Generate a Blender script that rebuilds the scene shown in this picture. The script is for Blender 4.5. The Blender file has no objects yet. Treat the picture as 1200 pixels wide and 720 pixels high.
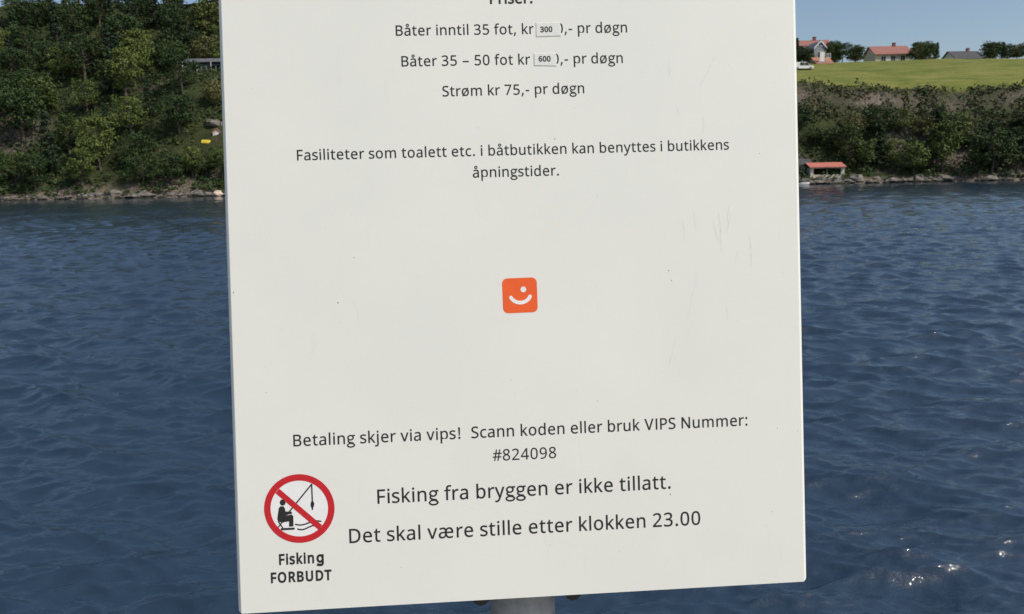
import bpy, math, random
import numpy as np
from mathutils import Vector, Matrix, noise

random.seed(7)
rng = np.random.default_rng(11)
SC = bpy.context.scene
COL = SC.collection

# ------------------------------------------------------------ camera
CAM_H = 2.4
F_PX = 900.0                      # focal length in pixels of a 1200 px wide frame
pitch = math.atan(155 / 900)
roll = math.radians(1.15)
fwd = Vector((0, math.cos(pitch), -math.sin(pitch)))
rgt0 = Vector((1, 0, 0))
up0 = rgt0.cross(fwd)
up = up0 * math.cos(roll) + rgt0 * math.sin(roll)
rgt = fwd.cross(up)
CAM_M = Matrix((rgt, up, -fwd)).transposed().to_4x4()
CAM_M.translation = Vector((0, 0, CAM_H))
cam_d = bpy.data.cameras.new('camera')
cam = bpy.data.objects.new('camera', cam_d)
COL.objects.link(cam)
cam.matrix_world = CAM_M
cam_d.sensor_width = 36
cam_d.lens = 36 * F_PX / 1200
cam_d.clip_start = 0.05
cam_d.clip_end = 8000
cam_d.dof.use_dof = True
cam_d.dof.focus_distance = 0.66
cam_d.dof.aperture_fstop = 28
SC.camera = cam

# ------------------------------------------------------------ sky and sun
SUN_EL, SUN_AZ = math.radians(48), math.radians(117)      # azimuth clockwise from +Y
world = bpy.data.worlds.new('World')
SC.world = world
world.use_nodes = True
wn = world.node_tree
bg = wn.nodes['Background']
sky = wn.nodes.new('ShaderNodeTexSky')
sky.sky_type = 'NISHITA'
sky.sun_disc = False
sky.sun_elevation = SUN_EL
sky.sun_rotation = SUN_AZ
sky.altitude = 0
sky.air_density = 1.0
sky.dust_density = 1.6
sky.ozone_density = 1.4
wn.links.new(sky.outputs[0], bg.inputs[0])
bg.inputs[1].default_value = 0.094
sd = bpy.data.lights.new('sun', 'SUN')
sd.energy = 2.95
sd.angle = math.radians(0.5)
sd.color = (1.0, 0.95, 0.87)
sun = bpy.data.objects.new('sun', sd)
COL.objects.link(sun)
sdir = Vector((math.cos(SUN_EL) * math.sin(SUN_AZ), math.cos(SUN_EL) * math.cos(SUN_AZ), math.sin(SUN_EL)))
sun.rotation_euler = sdir.to_track_quat('Z', 'Y').to_euler()
SC.view_settings.view_transform = 'Standard'
SC.view_settings.look = 'None'
SC.view_settings.exposure = 0.28
SC.view_settings.gamma = 1

# ------------------------------------------------------------ helpers
def lin(r, g, b):
    f = lambda c: (c / 255 / 12.92) if c / 255 <= 0.04045 else ((c / 255 + 0.055) / 1.055) ** 2.4
    return (f(r), f(g), f(b))

class NT:
    """small node-tree helper"""
    def __init__(self, name, rough=0.6, col=(0.5, 0.5, 0.5), spec=0.5, metal=0.0):
        self.m = bpy.data.materials.new(name)
        self.m.use_nodes = True
        self.t = self.m.node_tree
        self.b = self.t.nodes['Principled BSDF']
        self.b.inputs['Base Color'].default_value = (*col, 1)
        self.b.inputs['Roughness'].default_value = rough
        self.b.inputs['Specular IOR Level'].default_value = spec
        self.b.inputs['Metallic'].default_value = metal
    def n(self, kind, **kw):
        nd = self.t.nodes.new('ShaderNode' + kind)
        for k, v in kw.items():
            if k in nd.inputs: nd.inputs[k].default_value = v
            else: setattr(nd, k, v)
        return nd
    def l(self, a, b): self.t.links.new(a, b)
    def coord(self, scale=(1, 1, 1), which='Object'):
        c = self.n('TexCoord'); mp = self.n('Mapping'); mp.inputs['Scale'].default_value = scale
        self.l(c.outputs[which], mp.inputs[0]); return mp.outputs[0]
    def noise(self, vec, scale, detail=4, rough=0.5):
        nn = self.n('TexNoise'); nn.inputs['Scale'].default_value = scale
        nn.inputs['Detail'].default_value = detail; nn.inputs['Roughness'].default_value = rough
        self.l(vec, nn.inputs['Vector']); return nn.outputs['Fac']
    def ramp(self, fac, stops):
        r = self.n('ValToRGB'); cr = r.color_ramp
        while len(cr.elements) < len(stops): cr.elements.new(0.5)
        for e, (p, c) in zip(cr.elements, stops):
            e.position = p; e.color = (*c, 1)
        self.l(fac, r.inputs[0]); return r.outputs[0]
    def color(self, out): self.l(out, self.b.inputs['Base Color'])
    def bump(self, h, strength=0.3, dist=0.01):
        b = self.n('Bump'); b.inputs['Strength'].default_value = strength; b.inputs['Distance'].default_value = dist
        self.l(h, b.inputs['Height']); self.l(b.outputs[0], self.b.inputs['Normal']); return b

def simple(name, col, rough=0.6, var=0.12, scale=3.0, spec=0.5, metal=0.0):
    t = NT(name, rough, col, spec, metal)
    f = t.noise(t.coord(), scale, 5, 0.6)
    lo = tuple(c * (1 - var) for c in col); hi = tuple(min(1, c * (1 + var)) for c in col)
    t.color(t.ramp(f, [(0.3, lo), (0.7, hi)]))
    return t.m

def mesh_obj(name, verts, faces, mat=None, parent=None, smooth=False, kind=None, label=None):
    me = bpy.data.meshes.new(name)
    me.from_pydata([tuple(v) for v in verts], [], [tuple(f) for f in faces])
    if mat:
        for m in (mat if isinstance(mat, (list, tuple)) else [mat]): me.materials.append(m)
    if smooth:
        me.polygons.foreach_set('use_smooth', [True] * len(me.polygons))
    me.update()
    o = bpy.data.objects.new(name, me); COL.objects.link(o)
    if parent: o.parent = parent
    if kind: o['kind'] = kind
    if label: o['label'] = label
    return o

def empty(name, label, cat, loc=(0, 0, 0), rz=0.0, group=None):
    o = bpy.data.objects.new(name, None); COL.objects.link(o)
    o.location = loc; o.rotation_euler = (0, 0, rz)
    o.empty_display_size = 0.3
    o['label'] = label; o['category'] = cat
    if group: o['group'] = group
    return o

class MB:
    def __init__(self): self.v = []; self.f = []; self.mi = []
    def box(self, x0, x1, y0, y1, z0, z1, mi=0):
        b = len(self.v)
        self.v += [(x0, y0, z0), (x1, y0, z0), (x1, y1, z0), (x0, y1, z0), (x0, y0, z1), (x1, y0, z1), (x1, y1, z1), (x0, y1, z1)]
        self.f += [(b, b+3, b+2, b+1), (b+4, b+5, b+6, b+7), (b, b+1, b+5, b+4), (b+1, b+2, b+6, b+5), (b+2, b+3, b+7, b+6), (b+3, b, b+4, b+7)]
        self.mi += [mi] * 6
        return self
    def poly(self, pts, mi=0):
        b = len(self.v); self.v += [tuple(p) for p in pts]; self.f.append(tuple(range(b, b + len(pts)))); self.mi.append(mi); return self
    def tube(self, p0, p1, r0, r1, n=10, caps=True, mi=0):
        p0 = Vector(p0); p1 = Vector(p1); d = (p1 - p0).normalized()
        a = d.orthogonal().normalized(); c = d.cross(a); b = len(self.v)
        for p, r in ((p0, r0), (p1, r1)):
            for i in range(n):
                t = 2 * math.pi * i / n; q = p + (a * math.cos(t) + c * math.sin(t)) * r; self.v.append(tuple(q))
        for i in range(n):
            j = (i + 1) % n; self.f.append((b+i, b+j, b+n+j, b+n+i)); self.mi.append(mi)
        if caps:
            self.f.append(tuple(b + i for i in reversed(range(n)))); self.f.append(tuple(b + n + i for i in range(n))); self.mi += [mi, mi]
        return self
    def build(self, name, mat, parent=None, smooth=False, kind=None, label=None):
        o = mesh_obj(name, self.v, self.f, mat, parent, smooth, kind, label)
        if any(self.mi): o.data.polygons.foreach_set('material_index', self.mi)
        return o

def fbm(x, y, sc, octv=4, seed=0.0):
    s = 0; a = 1; t = 0
    for i in range(octv):
        s += a * noise.noise(Vector((x * sc + seed, y * sc - seed, seed * 0.7))); t += a; a *= 0.5; sc *= 2.03
    return s / t

def sstep(a, b, x):
    t = min(1, max(0, (x - a) / (b - a))); return t * t * (3 - 2 * t)

# ------------------------------------------------------------ terrain across the water
def shore(x):
    return 120 + 2.5 * fbm(x, 0, 0.03, 3, 4.2) + 1.0 * fbm(x, 3, 0.2, 2, 1.2)

def interp(pts, v):
    if v <= pts[0][0]: return pts[0][1]
    for (a, b), (c, d) in zip(pts, pts[1:]):
        if v <= c: return b + (d - b) * (v - a) / (c - a)
    return pts[-1][1]

LEFT = [(-12, -3), (-1, -0.6), (0, 0.0), (1.5, 1.1), (6, 4.0), (14, 12), (22, 18.5), (28, 22.2), (34, 23.2), (44, 31), (60, 41), (85, 47), (200, 45), (900, 30)]
RIGHT = [(-12, -3), (-1, -0.6), (0, 0.0), (1.2, 0.9), (4, 2.2), (7, 5.5), (11, 11.0), (15, 15.2), (20, 17.2), (32, 21), (46, 24.2), (60, 25.2), (85, 25.5), (200, 22), (900, 16)]
def hgt(x, y):
    d = y - shore(x)
    s = sstep(-22, 22, x)
    h = interp(LEFT, d) * (1 - s) + interp(RIGHT, d) * s
    k = sstep(0.5, 12, d)
    grassy = sstep(12, 24, x) * sstep(17, 21, d)
    h += k * (2.2 * (1 - 0.85 * grassy) * fbm(x, y, 0.045, 3, 2.0) + (1 - 0.9 * grassy) * 0.9 * fbm(x, y, 0.16, 3, 8.0))
    return h

# ground material : mask attribute decides grass / wood floor / rock
t = NT('hillside_ground', 0.95, spec=0.2)
att = t.n('Attribute', attribute_name='cover')
sep = t.n('SeparateColor'); t.l(att.outputs['Color'], sep.inputs[0])
vec = t.coord()
n1 = t.noise(vec, 0.35, 6, 0.65); n2 = t.noise(vec, 2.5, 5, 0.6)
soil = t.ramp(n1, [(0.3, (0.018, 0.022, 0.009)), (0.55, (0.04, 0.05, 0.016)), (0.8, (0.085, 0.07, 0.035))])
grass = t.ramp(t.noise(t.coord((0.5, 2.0, 1)), 0.28, 8, 0.72), [(0.3, (0.075, 0.105, 0.022)), (0.5, (0.16, 0.175, 0.036)), (0.72, (0.26, 0.23, 0.08))])
rock = t.ramp(n2, [(0.25, (0.05, 0.042, 0.032)), (0.5, (0.15, 0.12, 0.095)), (0.75, (0.28, 0.23, 0.19))])
m1 = t.n('Mix', data_type='RGBA'); t.l(sep.outputs[0], m1.inputs[0]); t.l(soil, m1.inputs[6]); t.l(grass, m1.inputs[7])
m2 = t.n('Mix', data_type='RGBA'); t.l(sep.outputs[1], m2.inputs[0]); t.l(m1.outputs[2], m2.inputs[6]); t.l(rock, m2.inputs[7])
t.color(m2.outputs[2]); t.bump(n2, 0.7, 0.4)
M_GROUND = t.m

def is_grass(x, y):
    d = y - shore(x)
    return sstep(10, 20, x) * sstep(15.5 + 2.5 * fbm(x, 0, 0.15, 2, 3), 17.5, d)

def rockiness(x, y):
    d = y - shore(x); r = 0.0
    r = max(r, 1 - sstep(0.6, 1.5, d))
    r = max(r, 0.8 * sstep(0.16, 0.32, fbm(x, y, 0.09, 3, 15.0)) * (1 - sstep(26, 30, d)))
    r *= 1 - is_grass(x, y)
    if x > 10: r = max(r, (1 - abs(d - 13.4) / 2.6) * 1.2 * (0.55 + fbm(x, y, 0.12, 2, 6.0)))
    return min(1, max(0, r))

xs = np.concatenate([np.linspace(-1500, -200, 14)[:-1], np.arange(-200, 200, 1.6), np.linspace(200, 1500, 14)])
ds = np.concatenate([np.array([-12, -6, -3, -1.5]), np.arange(-0.8, 34, 0.8), np.arange(34, 90, 3.0), np.array([95, 110, 140, 200, 320, 500, 900])])
V = []; cov = []
for d in ds:
    for x in xs:
        y = shore(x) + d
        V.append((x, y, hgt(x, y))); cov.append((is_grass(x, y), rockiness(x, y), 0, 1))
nx = len(xs); F = [(i*nx+j, i*nx+j+1, (i+1)*nx+j+1, (i+1)*nx+j) for i in range(len(ds)-1) for j in range(nx-1)]
hill = mesh_obj('hillside', V, F, M_GROUND, smooth=True, kind='structure')
ca = hill.data.color_attributes.new('cover', 'FLOAT_COLOR', 'POINT')
ca.data.foreach_set('color', np.array(cov, dtype=np.float32).ravel())

# ------------------------------------------------------------ water
t = NT('sea_water', 0.04, (0.023, 0.042, 0.069), 0.8)
t.b.inputs['IOR'].default_value = 1.333
vec = t.coord((0.75, 1.5, 1.0))
w1 = t.noise(vec, 9.0, 4, 0.62); w2 = t.noise(vec, 2.3, 5, 0.6)
ad = t.n('Math', operation='ADD'); t.l(w1, ad.inputs[0])
ml = t.n('Math', operation='MULTIPLY'); ml.inputs[1].default_value = 2.4; t.l(w2, ml.inputs[0]); t.l(ml.outputs[0], ad.inputs[1])
t.bump(ad.outputs[0], 0.6, 0.017)
M_WATER = t.m
rows = [0.3, 0.8]
while rows[-1] < 126: rows.append(rows[-1] * 1.0036 + 0.002)
rows += [160, 400, 3000]
fine = np.linspace(-0.9, 0.9, 400)
tc = np.concatenate([-np.array([40, 14, 6, 3.5, 2.2, 1.6, 1.25]), fine, np.array([1.25, 1.6, 2.2, 3.5, 6, 14, 40])])
R_ = np.array(rows)
X = (R_[:, None] + 2.0) * tc[None, :]; Y = np.repeat(R_[:, None], len(tc), 1)
spacing = np.maximum(np.diff(np.concatenate([[0.3], R_]))[:, None], np.gradient(tc)[None, :] * (R_[:, None] + 2.0) * 0.8)
Z = np.zeros_like(X); DX = np.zeros_like(X); DY = np.zeros_like(X)
for i in range(130):
    lam = 0.10 * (1.5 / 0.10) ** (rng.random() ** 1.5)
    th = math.radians(-97 + rng.normal() * 26)        # waves travel towards the quay
    kx, ky = math.cos(th), math.sin(th)
    amp = 0.0115 * lam * (0.6 + 0.8 * rng.random()) * (1.0 if lam < 0.7 else 0.7)
    ph = rng.random() * 6.283
    fade = np.clip((lam / spacing - 2.5) / 2.0, 0, 1)
    k = 2 * math.pi / lam
    # slow modulation of each train so that the pattern has groups and calm patches
    g = 0.65 + 0.55 * np.sin(X * 0.9 / lam ** 0.5 * ky * 0.35 + Y * 0.23 / lam ** 0.5 + ph * 3) * np.sin(Y * 0.31 / lam ** 0.5 - X * 0.17 + ph)
    ang = k * (X * kx + Y * ky) + ph + 0.6 * np.sin(0.7 * X + 0.4 * Y + ph)
    a = amp * fade * g
    Z += a * np.cos(ang)
    DX -= kx * a * 0.9 * np.sin(ang); DY -= ky * a * 0.9 * np.sin(ang)
P = np.stack([X + DX, Y + DY, Z], -1).reshape(-1, 3).astype(np.float32)
nr, nc = X.shape
idx = np.arange(nr * nc).reshape(nr, nc)
Q = np.stack([idx[:-1, :-1], idx[:-1, 1:], idx[1:, 1:], idx[1:, :-1]], -1).reshape(-1, 4)
me = bpy.data.meshes.new('water')
me.vertices.add(len(P)); me.vertices.foreach_set('co', P.ravel())
me.loops.add(Q.size); me.loops.foreach_set('vertex_index', Q.ravel().astype(np.int32))
me.polygons.add(len(Q)); me.polygons.foreach_set('loop_start', np.arange(0, Q.size, 4, dtype=np.int32))
me.update(calc_edges=True)
me.polygons.foreach_set('use_smooth', np.ones(len(Q), dtype=bool))
me.materials.append(M_WATER)
wo = bpy.data.objects.new('water', me); COL.objects.link(wo); wo['kind'] = 'structure'

# ------------------------------------------------------------ the quay the camera stands on
DECK = 0.85
M_WOOD = simple('weathered_planks', (0.20, 0.165, 0.13), 0.85, 0.25, 6)
M_CONC = simple('concrete', (0.32, 0.31, 0.29), 0.9, 0.15, 2)
MB().box(-400, 400, -400, -2.2, -2.5, DECK - 0.02).build('quayside_ground', M_CONC, kind='structure')
qd = MB()
for bx in (-5.0, -2.5, 0.0, 2.5, 5.0): qd.box(bx - 0.08, bx + 0.08, -2.19, 0.72, DECK - 0.26, DECK - 0.047)
quay = qd.build('quay', M_WOOD, kind='structure')
y = -2.18; pm = None; k = 0
while y < 0.72:
    if pm is None:
        p = MB().box(-7, 7, 0, 0.138, 0, 0.045).build('plank', M_WOOD, quay); pm = p
    else:
        p = pm.copy(); COL.objects.link(p); p.parent = quay
    p.location = (0.03 * math.sin(k * 2.3), y, DECK - 0.045 + 0.002 * math.sin(k * 1.7)); y += 0.146; k += 1
for bx in (-6, -2, 2, 6):
    o = MB().tube((bx, 0.6, -3), (bx, 0.6, DECK - 0.27), 0.12, 0.12, 12).build('pile', M_WOOD, quay)

# ------------------------------------------------------------ the sign
POSE = (0.01872437699808989, 0.07842808184996695, 0.027500096755216585, -0.23250760179400928, -0.26091674037835594, -0.6515810635780512)
rx, ry, rz = POSE[:3]
PM = (Matrix.Rotation(rz, 4, 'Z') @ Matrix.Rotation(ry, 4, 'Y') @ Matrix.Rotation(rx, 4, 'X'))
PM.translation = Vector(POSE[3:])
def on_sign(px, py, w=0.0):
    """where the sight line through a photo pixel meets the sign's face (used once, to measure the layout)"""
    d = Vector(((px - 600) / F_PX, -(py - 360) / F_PX, -1.0))
    inv = PM.inverted(); o = inv @ Vector((0, 0, 0)); dd = inv.to_3x3() @ d
    s = (w - o.z) / dd.z; q = o + dd * s
    return q.x, q.y
SIGN_W, SIGN_H, SIGN_T = 0.50, 0.70, 0.012

sign = empty('information_sign', 'white rectangular harbour information sign with black Norwegian text on a grey post', 'sign')
sign.matrix_world = CAM_M @ PM

t = NT('painted_sign_face', 0.42, (0.78, 0.78, 0.735), 0.4)
vec = t.coord()
a = t.noise(vec, 7, 4, 0.55); b = t.noise(vec, 260, 3, 0.6); c = t.noise(t.coord((30, 3.5, 1)), 4, 5, 0.7)
base = t.ramp(a, [(0.3, (0.77, 0.77, 0.70)), (0.7, (0.81, 0.80, 0.725))])
st = t.ramp(c, [(0.62, (1, 1, 1)), (0.78, (0.95, 0.95, 0.94))])
mx = t.n('Mix', data_type='RGBA', blend_type='MULTIPLY'); mx.inputs[0].default_value = 1.0
t.l(base, mx.inputs[6]); t.l(st, mx.inputs[7])
sp = t.ramp(b, [(0.24, (0.72, 0.72, 0.70)), (0.29, (1, 1, 1))])
mx2 = t.n('Mix', data_type='RGBA', blend_type='MULTIPLY'); mx2.inputs[0].default_value = 0.8
t.l(mx.outputs[2], mx2.inputs[6]); t.l(sp, mx2.inputs[7]); t.color(mx2.outputs[2])
t.bump(a, 0.15, 0.0008)
M_SIGN = t.m
M_INK = simple('black_print', (0.024, 0.023, 0.022), 0.5, 0.2, 300, 0.35)
M_RED = simple('red_print', (0.56, 0.016, 0.022), 0.45, 0.08, 90, 0.4)
M_ORANGE = simple('orange_print', (0.86, 0.120, 0.022), 0.45, 0.06, 60, 0.4)
M_WHITEP = simple('white_print', (0.84, 0.83, 0.80), 0.45, 0.03, 60, 0.4)
M_STICK = simple('paper_sticker', (0.735, 0.73, 0.68), 0.5, 0.05, 200, 0.4)
M_STICK_EDGE = simple('sticker_edge_darker', (0.635, 0.625, 0.58), 0.8, 0.2, 300)  # darker tone for the sticker's sides and its bottom and left rims
M_GALV = None

# panel: a tray of folded sheet with softly rounded edges, built as rings
def rounded_rect(w, h, r, n=5, inset=0.0):
    pts = []
    for cx, cy, a0 in ((w - r, r, -90), (w - r, h - r, 0), (r, h - r, 90), (r, r, 180)):
        for i in range(n + 1):
            t_ = math.radians(a0 + 90 * i / n)
            rr = max(r - inset, 0.0005)
            pts.append((cx + rr * math.cos(t_), cy + rr * math.sin(t_)))
    return pts
pr = rounded_rect(SIGN_W, SIGN_H, 0.0035)
n = len(pr); V = []; F = []
for inset, z in [(0.0032, 0.0), (0.0024, -0.0003), (0.0005, -0.0019), (0, -0.0026), (0, -SIGN_T), (0.0015, -SIGN_T)]:
    V += [(x_, y_ - (0.8 * inset if y_ < 0.3 else 0), z) for x_, y_ in rounded_rect(SIGN_W, SIGN_H, 0.0035, 5, inset)]
nr_ = len(V) // n
for k in range(nr_ - 1):
    for i in range(n):
        j = (i + 1) % n; F.append((k*n+i, (k+1)*n+i, (k+1)*n+j, k*n+j))
F.append(tuple(range(n))); F.append(tuple(reversed(range((nr_-1)*n, nr_*n))))
panel = mesh_obj('panel', V, F, M_SIGN, sign, smooth=False)

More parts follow.
